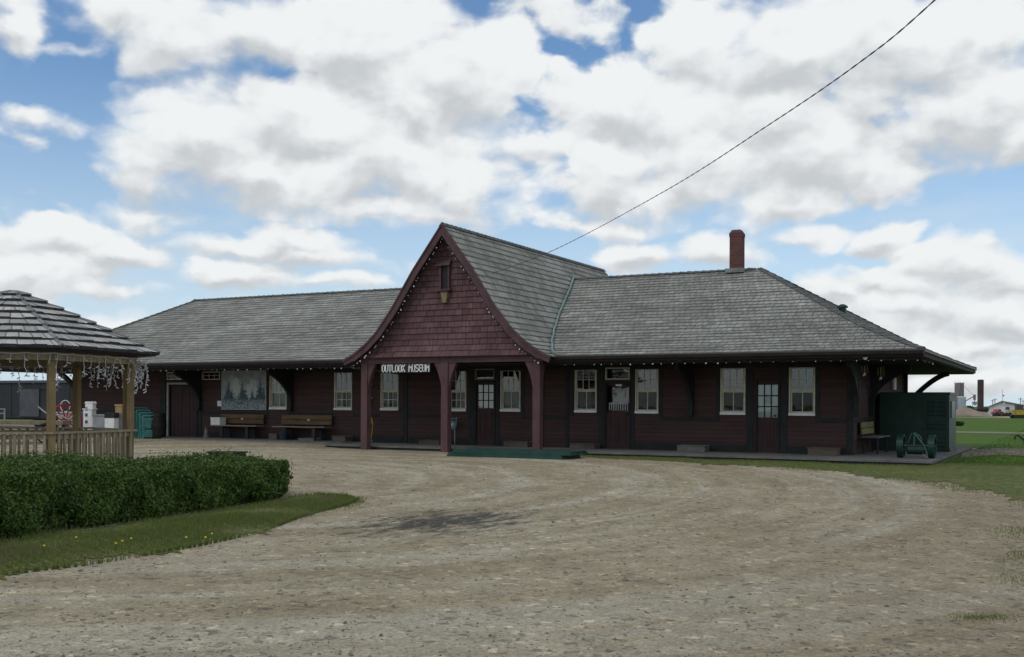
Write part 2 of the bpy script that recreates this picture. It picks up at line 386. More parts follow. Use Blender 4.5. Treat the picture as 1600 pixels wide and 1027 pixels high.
# ------------------------------------------------------------------ ground
def gravel_mat():
    m, nt = newmat('gravel'); p = pos(nt)
    c = UW(-6.0, 19.5)
    v = vmt(nt, 'SUBTRACT', p, (c.x, c.y, 0)); s = nd(nt, 'ShaderNodeSeparateXYZ', {0: v})
    r = vmt(nt, 'LENGTH', v, out=1); a = mth(nt, 'ARCTAN2', s.outputs[1], s.outputs[0])
    pol = nd(nt, 'ShaderNodeCombineXYZ', {0: r, 1: mth(nt, 'MULTIPLY', a, 4.5)}).outputs[0]
    st = noise(nt, pol, 1.1, 5, .6, .3)                     # wheel-worn bands round the bed
    trk = noise(nt, vmt(nt, 'MULTIPLY', nd(nt, 'ShaderNodeCombineXYZ', {0: mth(nt, 'ADD', r, mth(nt, 'MULTIPLY', a, -1.1)), 1: mth(nt, 'MULTIPLY', a, .55)}).outputs[0], (1.5, 1, 1)), 1.0, 3, .5)
    st2 = noise(nt, vmt(nt, 'MULTIPLY', pol, (3.5, 1.4, 1)), 1.0, 4, .6, .2)
    n1 = noise(nt, p, .35, 5, .6); n2 = noise(nt, p, 2.6, 6, .65); n3 = noise(nt, p, 24, 5, .7)
    vo = nd(nt, 'ShaderNodeTexVoronoi', {'Vector': p, 'Scale': 46.0}); 
    peb = nd(nt, 'ShaderNodeSeparateColor', {0: vo.outputs[1]}).outputs[0]
    vo2 = nd(nt, 'ShaderNodeTexVoronoi', {'Vector': p, 'Scale': 15.0})
    peb2 = nd(nt, 'ShaderNodeSeparateColor', {0: vo2.outputs[1]}).outputs[1]
    col = mix(nt, smap(nt, n1, .35, .65), (.29,.245,.16), (.355,.302,.203))
    band = mth(nt, 'ADD', mth(nt, 'MULTIPLY', st, .6), mth(nt, 'MULTIPLY', st2, .4))
    col = mix(nt, smap(nt, band, .46, .64, 0, .6), col, (.415,.37,.275))       # dusty wheel tracks
    col = mix(nt, smap(nt, band, .46, .33, 0, .45), col, (.235,.178,.115))       # loose brown gravel between
    k = mth(nt, 'MULTIPLY', smap(nt, n3, .25, .75, .78, 1.24), smap(nt, n2, .3, .7, .86, 1.14))
    k = mth(nt, 'MULTIPLY', k, mth(nt, 'MULTIPLY_ADD', peb, .34, .83))
    k = mth(nt, 'MULTIPLY', k, smap(nt, peb2, .9, .97, 1, .62)); k = mth(nt, 'MULTIPLY', k, smap(nt, peb2, .06, .02, 1, 1.45))
    fade = smap(nt, r, 24, 17)
    col = mix(nt, mth(nt, 'MULTIPLY', smap(nt, trk, .52, .62, 0, .6), fade), col, (.42,.385,.3))
    col = mix(nt, mth(nt, 'MULTIPLY', smap(nt, trk, .46, .37, 0, .38), fade), col, (.235,.187,.122))
    lf = noise(nt, p, .11, 3, .5); sx = nd(nt, 'ShaderNodeSeparateXYZ', {0: p}).outputs[0]
    brown = smap(nt, mth(nt, 'ADD', mth(nt, 'MULTIPLY', sx, .09), lf), .0, .55, 0, .55)          # coarser brown gravel away from the worn drive
    col = mix(nt, brown, col, (.24,.192,.128))
    # damp oily patch where the lorries turn
    o = PG(690, 816); t = PG(770, 798) - PG(600, 832); an = math.atan2(t.y, t.x)
    mp = nd(nt, 'ShaderNodeMapping', {'Vector': p, 'Location': (o.x, o.y, 0), 'Rotation': (0, 0, an), 'Scale': (t.length * .66, 1.25, 1)}, vector_type='TEXTURE')
    ov = vmt(nt, 'MULTIPLY', mp.outputs[0], (1, 1, 0)); L = vmt(nt, 'LENGTH', ov, out=1)
    blot = noise(nt, vmt(nt, 'MULTIPLY', mp.outputs[0], (1.5, 3.2, 1)), 1.7, 8, .72)
    stain = smap(nt, mth(nt, 'ADD', mth(nt, 'SUBTRACT', 1.0, L), mth(nt, 'MULTIPLY', mth(nt, 'SUBTRACT', blot, .5), 4.2)), .02, .8, 0, .9)
    col = mix(nt, stain, col, (.062,.06,.056))
    col = nd(nt, 'ShaderNodeMix', {0: 1.0, 6: col, 7: nd(nt, 'ShaderNodeCombineColor', {0: k, 1: k, 2: k}).outputs[0]}, data_type='RGBA', blend_type='MULTIPLY').outputs[2]
    h = mth(nt, 'ADD', mth(nt, 'MULTIPLY', vo.outputs[0], .5), mth(nt, 'ADD', n3, mth(nt, 'MULTIPLY', n2, 2.0)))
    bsdf(nt, col, .95, h, .6, .03, 0, .1)
    return m
M_gravel = gravel_mat()
def grass_mat(name, a, b, c, sc=1.0):
    m, nt = newmat(name); p = pos(nt)
    n1 = noise(nt, p, .5 * sc, 5, .6); n2 = noise(nt, p, 5 * sc, 6, .7); n3 = noise(nt, p, 30 * sc, 4, .7)
    col = mix(nt, smap(nt, n1, .35, .65), a, b); col = mix(nt, smap(nt, n2, .47, .66, 0, .85), col, c)
    k = smap(nt, n3, .25, .75, .6, 1.4)
    col = nd(nt, 'ShaderNodeMix', {0: 1.0, 6: col, 7: nd(nt, 'ShaderNodeCombineColor', {0: k, 1: k, 2: k}).outputs[0]}, data_type='RGBA', blend_type='MULTIPLY').outputs[2]
    bsdf(nt, col, .95, n3, .6, .04, 0, .1)
    return m
M_lawn = grass_mat('thin_lawn', (.088,.122,.028), (.125,.135,.045), (.23,.2,.125))
M_field = grass_mat('field_grass', (.062,.13,.016), (.085,.15,.022), (.095,.12,.03), .6)
M_prair = grass_mat('prairie', (.09,.12,.05), (.12,.14,.06), (.07,.1,.04), .02)

xs = [-4000,-1800,-800,-350,-160,-90,-60] + list(range(-50, 31, 1)) + [36,45,60,90,160,350,800,1800,4000]
ys = [-600,-200,-80,-40,-20] + list(range(-10, 50, 1)) + [55,62,75,95,130,200,350,700,1500,3000,6000]
g = MB(); nx = len(xs)
g.v = [(x, y, gz(x, y)) for y in ys for x in xs]
for j in range(len(ys) - 1):
    for i in range(nx - 1):
        g.f.append((j*nx+i, j*nx+i+1, (j+1)*nx+i+1, (j+1)*nx+i)); g.m.append(0); g.uv.append(None)
kind(g.build('ground', M_gravel, smooth=True, fix=False), 'structure')

def lerp_poly(P, n):
    L = [0]
    for a, b in zip(P, P[1:]): L.append(L[-1] + (b - a).length)
    out = []
    for k in range(n + 1):
        t = L[-1] * k / n; i = 0
        while i < len(P) - 2 and L[i+1] < t: i += 1
        out.append(P[i].lerp(P[i+1], (t - L[i]) / max(1e-6, L[i+1] - L[i])))
    return out
def strip(name, A, B, mat, n, m, dz=.006, jit=0.0, jb=0.0, crown=0.0):
    a = lerp_poly(A, n); b = lerp_poly(B, n); s = MB(); rnd = random.Random(5)
    ph = [rnd.random() * 6 for _ in range(6)]
    for i in range(n + 1):
        w = sum(math.sin(i * f + ph[k]) / (k + 1.2) for k, f in enumerate((.13, .37, .83, 1.7, 2.9)))
        d = (b[i] - a[i]); dl = max(.01, d.length)
        for j in range(m + 1):
            t = j / m
            if j == 0: t += jit * (w * .6 + rnd.uniform(-.5, .5)) / dl
            if j == m: t += jb * (w * .6 + rnd.uniform(-.5, .5)) / dl
            q = a[i].lerp(b[i], t); s.v.append((q.x, q.y, gz(q.x, q.y) + dz + crown * math.sin(math.pi * min(1, max(0, t)))))
    for i in range(n):
        for j in range(m):
            k = i * (m + 1) + j
            s.f.append((k, k + m + 1, k + m + 2, k + 1)); s.m.append(0); s.uv.append(None)
    return s.build(name, mat, smooth=True), a, b

# grass verge along the hedge
vA = [PG(*p) for p in [(-260,960),(-120,925),(0,897),(120,882),(220,866),(300,852),(400,831),(470,806),(530,791),(562,781)]]
vB = [PG(*p) for p in [(-260,905),(-120,882),(0,846),(120,830),(220,816),(300,806),(400,791),(455,778),(495,774),(538,777)]]
o, VA, VB = strip('grass_verge', vA, vB, M_lawn, 260, 10, .008, .3, .14, .03); kind(o, 'structure')
# lawn in front of the boardwalk, and the field to the right
PFR = 26.15
lA = [PG(*p) for p in [(886,712),(960,717),(1050,721),(1130,726),(1200,729),(1290,736),(1370,743),(1450,754),(1530,766),(1600,778),(1700,800),(1900,840)]]
lB = [Vector((x, PFR - .02, 0)) for x in (-13.2,-11,-9,-7,-5,-3.6,-2.95)] + [Vector((-2.6, 27.6, 0)), Vector((-.5, 28.2, 0)), Vector((2, 28.2, 0)), Vector((6, 28.2, 0))]
o, LA, LB = strip('lawn', lA, lB, M_lawn, 200, 10, .008, .55, 0, .01); kind(o, 'structure')
def sheet(name, x0, x1, yl, mat, dz):
    s = MB(); xx = [x0 + (x1 - x0) * i / 30 for i in range(31)]
    s.v = [(x, y, gz(x, y) + dz) for y in yl for x in xx]
    for j in range(len(yl) - 1):
        for i in range(30):
            k = j * 31 + i; s.f.append((k, k+1, k+32, k+31)); s.m.append(0); s.uv.append(None)
    return kind(s.build(name, mat, smooth=True, fix=False), 'structure')
sheet('field', -2.95, 70, [27.2,28,29,30,32,35,38,42,48,56,66,80,100,130,142], M_field, .004)
sheet('field', -70, -2.95, [38.6,42,48,56,66,80,100,130,142], M_field, .004)
sheet('prairie', -2500, 2500, [420,800,1500,3000,5900], M_prair, .01)
o, _, _ = strip('path', [PG(1440,678.5), PG(1500,677), PG(1560,678), PG(1700,682)], [PG(1440,675.5), PG(1500,674.6), PG(1560,675.6), PG(1700,679)], mat_paint('pale_track', (.2,.18,.13), .25, .6, .95), 40, 2, .02, .3, .3); kind(o, 'structure')
o, _, _ = strip('path', [PG(1502,716), PG(1560,711), PG(1620,714), PG(1800,722)], [PG(1502,704), PG(1560,701), PG(1620,702), PG(1800,706)], mat_paint('trodden_earth', (.17,.145,.1), .35, .9, .95), 40, 4, .016, .3, .3); kind(o, 'structure')

# boardwalk: a worn concrete platform round the station
b = MB()
b.box(-20.6, -2.95, PFR, 37.0, ZP-.05, ZP); b.box(-20.58, -2.97, PFR+.03, 36.98, -.2, ZP-.0501, 1)
b.box(XWL - 1.8, -20.6, 27.0, 39.2, -.2, ZP + .02)
kind(b.build('pavement', [M_conc, M_trim]), 'structure')

# blades and tufts
def blades(name, spots, h0, h1, mat, w=.012, lean=.5):
    V = []; Fc = []; rnd = random.Random(3)
    for p in spots:
        h = rnd.uniform(h0, h1); a = rnd.uniform(0, 6.283); l = rnd.uniform(0, lean) * h; ww = w * rnd.uniform(.7, 1.4)
        dx, dy = math.cos(a), math.sin(a); b2 = rnd.uniform(0, 6.283); lx, ly = math.cos(b2) * l, math.sin(b2) * l
        i = len(V); z = p[2]
        V += [(p[0]-dx*ww, p[1]-dy*ww, z-.01), (p[0]+dx*ww, p[1]+dy*ww, z-.01), (p[0]+lx*.5+dx*ww*.7, p[1]+ly*.5+dy*ww*.7, z+h*.6), (p[0]+lx, p[1]+ly, z+h*.95), (p[0]+lx*.5-dx*ww*.7, p[1]+ly*.5-dy*ww*.7, z+h*.6)]
        Fc.append((i, i+1, i+2, i+3, i+4))
    me = bpy.data.meshes.new(name); me.from_pydata(V, [], Fc); me.materials.append(mat)
    o = bpy.data.objects.new(name, me); C.objects.link(o); o['kind'] = 'stuff'
    return o
M_blade = mat_leaf('grass_blades', (.092,.15,.03), (.175,.2,.058), (.2,.18,.09), .7)
M_blade2 = mat_leaf('field_blades', (.06,.13,.016), (.095,.16,.026), (.08,.11,.028), .7)
rnd = random.Random(8)
def clump(x, y, s=1.0):
    return .5 + .25 * (math.sin(x*2.1*s+1.3*math.sin(y*1.7*s)) + math.sin(y*2.6*s+1.1*math.sin(x*1.3*s)))
sp = []
for _ in range(80000):
    i = int(rnd.random() ** .9 * 159); f = rnd.random(); t = min(1.05, max(-.07, rnd.gauss(.42, .36)))
    q = VA[int(i*260/160)].lerp(VA[int(i*260/160)+1], f).lerp(VB[int(i*260/160)].lerp(VB[int(i*260/160)+1], f), t)
    if clump(q.x, q.y, 1.2) < rnd.random() * .8: continue
    sp.append((q.x, q.y, gz(q.x, q.y) + .01 + .03 * math.sin(math.pi * min(1, max(0, t)))))
tag(blades('grass', sp, .015, .065, M_blade, .0032), 'thin dry grass blades on the verge in front of the clipped hedge', 'grass')
sp = []
for _ in range(60000):
    i = int(rnd.random() * 199); f = rnd.random(); t = rnd.uniform(-.1, 1.0) if rnd.random() < .65 else rnd.uniform(.85, .995)
    q = LA[i].lerp(LA[i+1], f).lerp(LB[i].lerp(LB[i+1], f), t)
    if clump(q.x, q.y, .9) < rnd.random() * .9: continue
    sp.append((q.x, q.y, gz(q.x, q.y)))
tag(blades('grass', sp, .012, .06, M_blade, .0045), 'short patchy grass between the gravel and the station platform', 'grass')
sp = []
for _ in range(30000):
    y = 27.5 + rnd.random() ** 2 * 60; x = rnd.uniform(-2.9, 6 + y * .05)
    sp.append((x, y, gz(x, y)))
tag(blades('grass', sp, .015, .05, M_blade2, .015), 'bright green field grass beyond the station on the right', 'grass')
# weeds on the gravel edge at the right, tufts by the porch
sp = []
for (a, bb, ra, rb, n) in [(1590,832,60,10,500),(1620,905,70,14,500),(1530,966,50,7,260),(1600,870,40,14,400),(590,700,45,4,500),(1216,722,16,5,420),(1100,716,22,4,200),(1000,760,40,3,60),(525,788,46,8,1500),(560,779,14,3,200)]:
    for _ in range(n):
        q = PG(a + rnd.gauss(0, ra * .5), bb + rnd.gauss(0, rb * .5)); sp.append((q.x, q.y, q.z))
tag(blades('weeds', sp, .008, .03, M_blade, .004), 'scattered weed tufts growing through the gravel yard', 'weeds')
# dandelions
dm = MB()
for (a, bb) in [(204,854),(190,858),(68,866),(290,852),(320,852),(180,862),(118,852),(330,846)]:
    q = PG(a, bb); dm.tube([(q.x, q.y, q.z), (q.x+.01, q.y, q.z+.09)], .004, 4); 
    dm.tube([(q.x+.01, q.y, q.z+.085), (q.x+.01, q.y, q.z+.1)], [.014, .009], 7, 1)
kind(tag(dm.build('dandelions', [M_blade, mat_paint('dandelion_yellow', (.6,.5,.02), .1)]), 'yellow dandelions dotted in the grass verge', 'flowers'), 'stuff')

# loose stones
M_stone = mat_leaf('stones', (.1,.092,.075), (.33,.3,.24), (.22,.19,.14), .9)
gm = MB(); rnd = random.Random(21)
for _ in range(9000):
    w = 6.6 + rnd.random() ** 1.6 * 19; u = rnd.uniform(-.5, .5) * w * .98
    q = UW(u, w)
    if q.y > 25 : continue
    s = min(.035, .007 * math.exp(rnd.gauss(0, .45))) * (1.0 + w * .03)
    z = gz(q.x, q.y); a = rnd.uniform(0, 6.28); ca, sa = math.cos(a), math.sin(a)
    k = [rnd.uniform(.7, 1.3) for _ in range(6)]
    pts = [(s*k[0],0,.15*s),(0,s*.75*k[1],.1*s),(-s*k[2],0,.15*s),(0,-s*.75*k[3],.1*s),(s*.2,0,s*.65*k[4]),(0,0,-s*.3)]
    gm.mesh([(q.x+x*ca-y*sa, q.y+x*sa+y*ca, z+zz) for x, y, zz in pts], [(0,1,4),(1,2,4),(2,3,4),(3,0,4),(1,0,5),(2,1,5),(3,2,5),(0,3,5)])
kind(tag(gm.build('loose_gravel', M_stone, fix=False), 'loose pebbles strewn over the gravel yard', 'gravel'), 'stuff')

# ------------------------------------------------------------------ hedge
def inside(poly, x, y):
    c = False; n = len(poly)
    for i in range(n):
        x1, y1 = poly[i]; x2, y2 = poly[(i+1) % n]
        if (y1 > y) != (y2 > y) and x < (x2-x1)*(y-y1)/(y2-y1)+x1: c = not c
    return c
def hedge():
    fr = [PG(*p) for p in [(-260,898),(-120,872),(0,846),(120,828),(220,815),(300,803),(400,788),(432,782),(448,772)]]
    front = [((p.x*CT + p.y*ST), (-p.x*ST + p.y*CT)) for p in fr]
    poly = front + [(-4.05, 18.0), (-4.5, 18.6), (-5.6, 18.8), (-8.2, 18.75), (-11.6, 18.2), (-12.0, 12.0)]
    n = len(poly)
    def edge_d(x, y):
        m = 9
        for i in range(n):
            ax, ay = poly[i]; bx, by = poly[(i+1) % n]; dx, dy = bx-ax, by-ay
            t = max(0, min(1, ((x-ax)*dx+(y-ay)*dy)/(dx*dx+dy*dy))); m = min(m, math.hypot(x-ax-t*dx, y-ay-t*dy))
        return m
    def top(x, y):
        e = min(1, edge_d(x, y) / .35)
        return (.80 - .034 * (y - 12)) * (.72 + .28 * math.sqrt(e)) + .05 * math.sin(x*2.3+y*1.1) + .035 * math.sin(x*5.1-y*3.7) + .03 * math.sin(y*7.3+x*2)
    root = thing('clipped_hedge', 'low dense dark green clipped hedge in front of the gazebo', 'hedge', UW(-5, 15))
    rnd = random.Random(4)
    core = MB()
    cp = []
    cx = sum(p[0] for p in poly)/n; cy = sum(p[1] for p in poly)/n
    for x, y in poly:
        d = math.hypot(cx-x, cy-y); cp.append((x+(cx-x)/d*.22, y+(cy-y)/d*.22))
    vs = []; N = len(cp)
    for z in (0.0, .34):
        for x, y in cp: p = UW(x, y); vs.append((p.x, p.y, gz(p.x, p.y)+z))
    core.mesh(vs, [tuple(range(2*N-1, N-1, -1))] + [(i, (i+1)%N, (i+1)%N+N, i+N) for i in range(N)])
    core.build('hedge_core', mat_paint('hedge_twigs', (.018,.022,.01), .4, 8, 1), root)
    V = []; Fc = []
    def leaf(p, nrm, s):
        a = Vector((rnd.gauss(0,1), rnd.gauss(0,1), rnd.gauss(0,1))); nn = (nrm + a * .55).normalized()
        t = nn.cross(Vector((rnd.gauss(0,1), rnd.gauss(0,1), rnd.gauss(0,1)))).normalized(); bt = nn.cross(t)
        i = len(V); L, W = s, s * .42
        for q in (p - t*L*.5, p + bt*W*.5 + nn*s*.08, p + t*L*.5 - nn*s*.12, p - bt*W*.5 + nn*s*.08): V.append(tuple(q))
        Fc.append((i, i+1, i+2, i+3))
    # top
    cnt = 0
    while cnt < 62000:
        x, y = rnd.uniform(-9.5, -3.4), rnd.uniform(9.5, 19)
        if (x / y) < -.62 or not inside(poly, x, y): continue
        h = top(x, y); hole = clump(x, y, 3.1)
        d = abs(rnd.gauss(0, .07)); 
        if hole < .3: d += .06
        if rnd.random() < .05: d = -rnd.random() * .09
        p = UW(x, y); p.z = gz(p.x, p.y) + h - d
        leaf(p, Vector((0, 0, 1)), rnd.choice((.03,.035,.045,.06,.07))); cnt += 1
    # front and right-hand faces
    segs = [(poly[i], poly[i+1]) for i in range(0, len(front) + 2)]
    Ls = [math.hypot(b2[0]-a2[0], b2[1]-a2[1]) for a2, b2 in segs]
    for (a2, b2), L in zip(segs, Ls):
        dx, dy = (b2[0]-a2[0])/L, (b2[1]-a2[1])/L; nx_, ny_ = dy, -dx
        nw = UW(nx_, ny_)
        for _ in range(int(L * 5200)):
            t = rnd.random() * L; zz = rnd.random() ** .85
            x, y = a2[0]+dx*t, a2[1]+dy*t
            bulge = .10 * math.sin(zz * 3.0) + .07 * math.sin(t*2.1+1) * math.sin(zz*4+t) + .06 * math.sin(t*4+zz*5) + .05 * math.sin(t*9-zz*7)
            d = -abs(rnd.gauss(0, .07)) + bulge - .08
            if rnd.random() < .04: d += .08
            x += nx_*d; y += ny_*d
            p = UW(x, y); p.z = gz(p.x, p.y) + .03 + zz * (.74 - .034*(y-12))
            leaf(p, nw + Vector((0,0,.55)), rnd.choice((.03,.035,.045,.06,.075)))
    me = bpy.data.meshes.new('foliage'); me.from_pydata(V, [], Fc)
    me.materials.append(mat_leaf('hedge_leaves', (.02,.052,.009), (.115,.185,.03), (.03,.07,.013), .5, big=2.2))
    o = bpy.data.objects.new('foliage', me); C.objects.link(o); o.parent = root
    o.matrix_parent_inverse = Matrix.Translation(root.location).inverted()
hedge()

# ================================================================== the station
ST_ = thing('station_building', 'long maroon timber railway station with grey shake roof and tall gabled porch', 'building', ((XWL+XWR)/2, 33.1, ZP))

# ---- main hipped roof, laid in courses with a flared foot
PROF = [(0, HE), (1.0, HE+.31), (2.1, HE+.71), (3.2, HE+1.2), (WD/2, HR)]
def prof(t):
    L = [0]
    for a, b in zip(PROF, PROF[1:]): L.append(L[-1] + math.hypot(b[0]-a[0], b[1]-a[1]))
    d = t * L[-1]; i = 0
    while i < len(PROF) - 2 and L[i+1] < d: i += 1
    k = (d - L[i]) / (L[i+1] - L[i])
    return PROF[i][0] + (PROF[i+1][0]-PROF[i][0])*k, PROF[i][1] + (PROF[i+1][1]-PROF[i][1])*k, d
def main_roof():
    r = MB(); n = 29; TH_ = .023; rnd = random.Random(2)
    def ring(t):
        off, z, d = prof(t); k = off / (WD/2)
        return (XL + RUNL*k, XE - RUNR*k, YE + off, YE + WD - off, z, d)
    for i in range(n):
        a = ring(i / n); b = ring((i+1) / n)
        v0, v1 = i * .27 + .004, (i + 1) * .27 - .002
        A = [(a[0],a[2]),(a[1],a[2]),(a[1],a[3]),(a[0],a[3])]; B = [(b[0],b[2]),(b[1],b[2]),(b[1],b[3]),(b[0],b[3])]
        for s in range(4):
            p, q = A[s], A[(s+1)%4]; p2, q2 = B[s], B[(s+1)%4]
            ax = 0 if s % 2 == 0 else 1
            # split along the length so that the butts run a little uneven
            L = abs(q[ax]-p[ax]); m = max(1, int(L / .9)) if s in (0, 1) else 1
            hs = [TH_ + rnd.uniform(-.012, .012) for _ in range(m+1)]; ss = [rnd.uniform(-.012, .012) for _ in range(m+1)]
            for j in range(m):
                t0, t1 = j/m, (j+1)/m
                def P(pp, qq, t, z): return (pp[0]+(qq[0]-pp[0])*t, pp[1]+(qq[1]-pp[1])*t, z)
                lo0 = P(p, q, t0, a[4]+hs[j]); lo1 = P(p, q, t1, a[4]+hs[j+1]); up1 = P(p2, q2, t1, b[4]); up0 = P(p2, q2, t0, b[4])
                uv = [(lo0[ax], v0 + s*50), (lo1[ax], v0 + s*50), (up1[ax], v1 + s*50), (up0[ax], v1 + s*50)]
                r.face([lo0, lo1, up1, up0], 0, uv)
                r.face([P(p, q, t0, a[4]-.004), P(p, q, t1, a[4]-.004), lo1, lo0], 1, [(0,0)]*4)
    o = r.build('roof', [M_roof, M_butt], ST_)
    # ridge and hip caps
    c = MB()
    x = XL + RUNL - .1
    while x < XE - RUNR - .2:
        for sg in (-1, 1):
            c.face([(x, 33.1, HR+.05+rnd.uniform(0,.012)), (x+.27, 33.1, HR+.035), (x+.27, 33.1+sg*.16, HR-.035), (x, 33.1+sg*.16, HR-.02)], 0)
            c.face([(x, 33.1, HR+.05), (x, 33.1+sg*.16, HR-.02), (x, 33.1+sg*.16, HR-.06), (x, 33.1, HR)], 0)
        x += .25
    c.build('ridge_cap', M_butt2, o)
    for xc, run, sx in ((XE, RUNR, -1), (XL, RUNL, 1)):
        c = MB()
        for yb, sy in ((YE, 1), (YE + WD, -1)):
            for i in range(32):
                o0, z0, _ = prof(i/32); o1, z1, _ = prof((i+1.05)/32)
                k0, k1 = o0/(WD/2)*run, o1/(WD/2)*run
                P0 = Vector((xc + sx*k0, yb + sy*o0, z0+.055)); P1 = Vector((xc + sx*k1, yb + sy*o1, z1+.035))
                for dx, dy in ((1, 0), (0, 1)):
                    e = Vector((sx*dx*.17, sy*dy*.17, 0)); dz = Vector((0, 0, -.012))
                    c.face([P0, P0+e+dz, P1+e+dz, P1]); c.face([P0, P0+e+dz, P0+e+dz-Vector((0,0,.03)), P0-Vector((0,0,.04))])
        c.build('hip_cap', M_butt2, o)
    return o
M_butt2 = mat_paint('ridge_shakes', (.1,.105,.1), .4, 5, .95)
roof = main_roof()
XP0, XP1 = XG - 3.35, XG + 3.45                      # the porch takes the eave between these
GL = .02
fb = MB()
for x0, x1 in ((XL + .03, XP0 + .25), (XP1 - .25, XE - .03)):
    fb.box(x0, x1, YE + .03, YE + .08, HE - .17, HE - .008)
fb.box(XL + .03, XE - .03, YE + WD - .08, YE + WD - .03, HE - .17, HE - .008)
fb.box(XE - .08, XE - .03, YE + .08, YE + WD - .08, HE - .17, HE - .008)
fb.box(XL + .03, XL + .08, YE + .08, YE + WD - .08, HE - .17, HE - .008)
fb.build('fascia', M_barge2 if False else mat_paint('dark_fascia', (.022,.015,.015), .3, 3, .75), ST_)
gt = MB()
for x0, x1 in ((XL + .02, XP0 + .3), (XP1 - .3, XE - .02)):
    gt.prism([(YE+.026, HE-.115), (YE+.026, HE-.012), (YE-.075, HE-.012), (YE-.085, HE-.03), (YE-.06, HE-.105)], 'x', x0, x1)
gt.build('gutter', mat_paint('brown_gutter', (.026,.02,.02), .3, 2, .5), ST_)
tr = MB()   # edging that shows as pale lines up the end eave
tr.box(XE - .028, XE + .012, YE + .02, YE + WD - .02, HE - .06, HE - .012)
tr.build('drip_edge', mat_paint('pale_edge', (.16,.17,.15), .2, 4, .6), ST_)
sf = MB(); sf.box(XL + .08, XE - .08, YE + .08, YE + WD - .08, HE - .2, HE - .172); sf.build('soffit', M_soff, ST_)
ZS = HE - .2

# ---- chimney
ch = MB(); cx, cy = PY(1151.5, 425, 33.0).x, 33.0; ztop = PY(1152, 360, 33.0).z; h = .19
ch.box(cx-h, cx+h, cy-h, cy+h, HR-.3, ztop-.1)
ch.box(cx-h-.012, cx+h+.012, cy-h-.012, cy+h+.012, ztop-.22, ztop-.101)
ch.mesh([(cx-h,cy-h,ztop-.1),(cx+h,cy-h,ztop-.1),(cx+h,cy+h,ztop-.1),(cx-h,cy+h,ztop-.1),(cx-h+.06,cy-h+.06,ztop),(cx+h-.06,cy-h+.06,ztop),(cx+h-.06,cy+h-.06,ztop),(cx-h+.06,cy+h-.06,ztop)],
        [(4,5,6,7),(0,1,5,4),(1,2,6,5),(2,3,7,6),(3,0,4,7)])
cho = ch.build('chimney', M_brick, ST_)
cf = MB(); cf.box(cx-h-.1, cx+h+.1, cy-h-.14, cy+h+.1, HR-.12, HR+.015); cf.build('flashing', mat_paint('grey_lead', (.2,.2,.19), .3, 4, .7), cho)
# roof vent on the end slope
vp = PY(1303, 484, 0.0001) if False else None
k = .47; off = WD/2 * k
vx = XE - RUNR * k + .12; vy = YE + off + .35; vz = prof(.5)[1]
vn = MB(); vz -= .12; vn.tube([(vx, vy, vz-.2), (vx, vy, vz+.1)], .1, 10); vn.tube([(vx, vy, vz+.08), (vx, vy, vz+.13), (vx, vy, vz+.18)], [.15, .14, .05], 12)
vn.build('roof_vent', M_green, ST_, smooth=False)

# ---- walls
def rectpx(a, b, c, d, Y=YWALL):
    m = (a + c) / 2; n = (b + d) / 2
    return (PY(a, n, Y).x, PY(c, n, Y).x, PY(m, d, Y).z, PY(m, b, Y).z)     # x0,x1,z0,z1
WIN = {  # name: pixel rect (left, top, right, bottom), upper grid, lower grid, covering behind the glass
 'w1': ((421, 585, 448.5, 640.5), (3,2), (2,1), 'curt'),
 'w2': ((522, 578.5, 550.5, 641.5), (3,2), (3,2), 'dim'),
 'w3': ((594.5, 575, 623, 642), (3,2), (3,2), 'dim'),
 'w4': ((701, 576.5, 729, 643.5), (3,2), (3,2), 'dim'),
 'w5': ((781.5, 576, 814, 644), (3,2), (2,1), 'curt2'),
 'w6': ((897.5, 574.5, 933, 645.5), (3,2), (2,1), 'none'),
 'w7': ((992, 573.5, 1029.5, 647), (3,2), (2,1), 'none'),
 'w8': ((1125, 572.5, 1165.5, 649), (3,2), (2,1), 'half'),
 'w9': ((1232, 571.5, 1274.5, 650.5), (3,2), (2,1), 'half')}
TRN = {'t1': ((261, 573.5, 302, 593.5), 6, True), 't2': ((316, 575.5, 344, 593.5), 3, False),
       't3': ((742.5, 576.5, 772.5, 593.5), 1, False), 't4': ((946, 574.5, 984, 593.5), 1, False)}
DOOR = {'freight': (264.5, 601, 309, 678), 'd1': (742, 596, 774, 694.5), 'd2': (944, 597, 986, 699.5), 'd3': (1180, 592, 1218.5, 706.5)}
R_ = {k: rectpx(*v[0]) for k, v in WIN.items()}; R_ = {k: (a, b, c, min(d, 2.70)) for k, (a, b, c, d) in R_.items()}; RT = {k: rectpx(*v[0]) for k, v in TRN.items()}; RD = {k: rectpx(*v) for k, v in DOOR.items()}
RT = {k: (a, b, c, min(d, 2.70)) for k, (a, b, c, d) in RT.items()}; RD = {k: (a, b, ZP + .021, d) for k, (a, b, c, d) in RD.items()}
ops = list(R_.values()) + list(RT.values()) + list(RD.values())
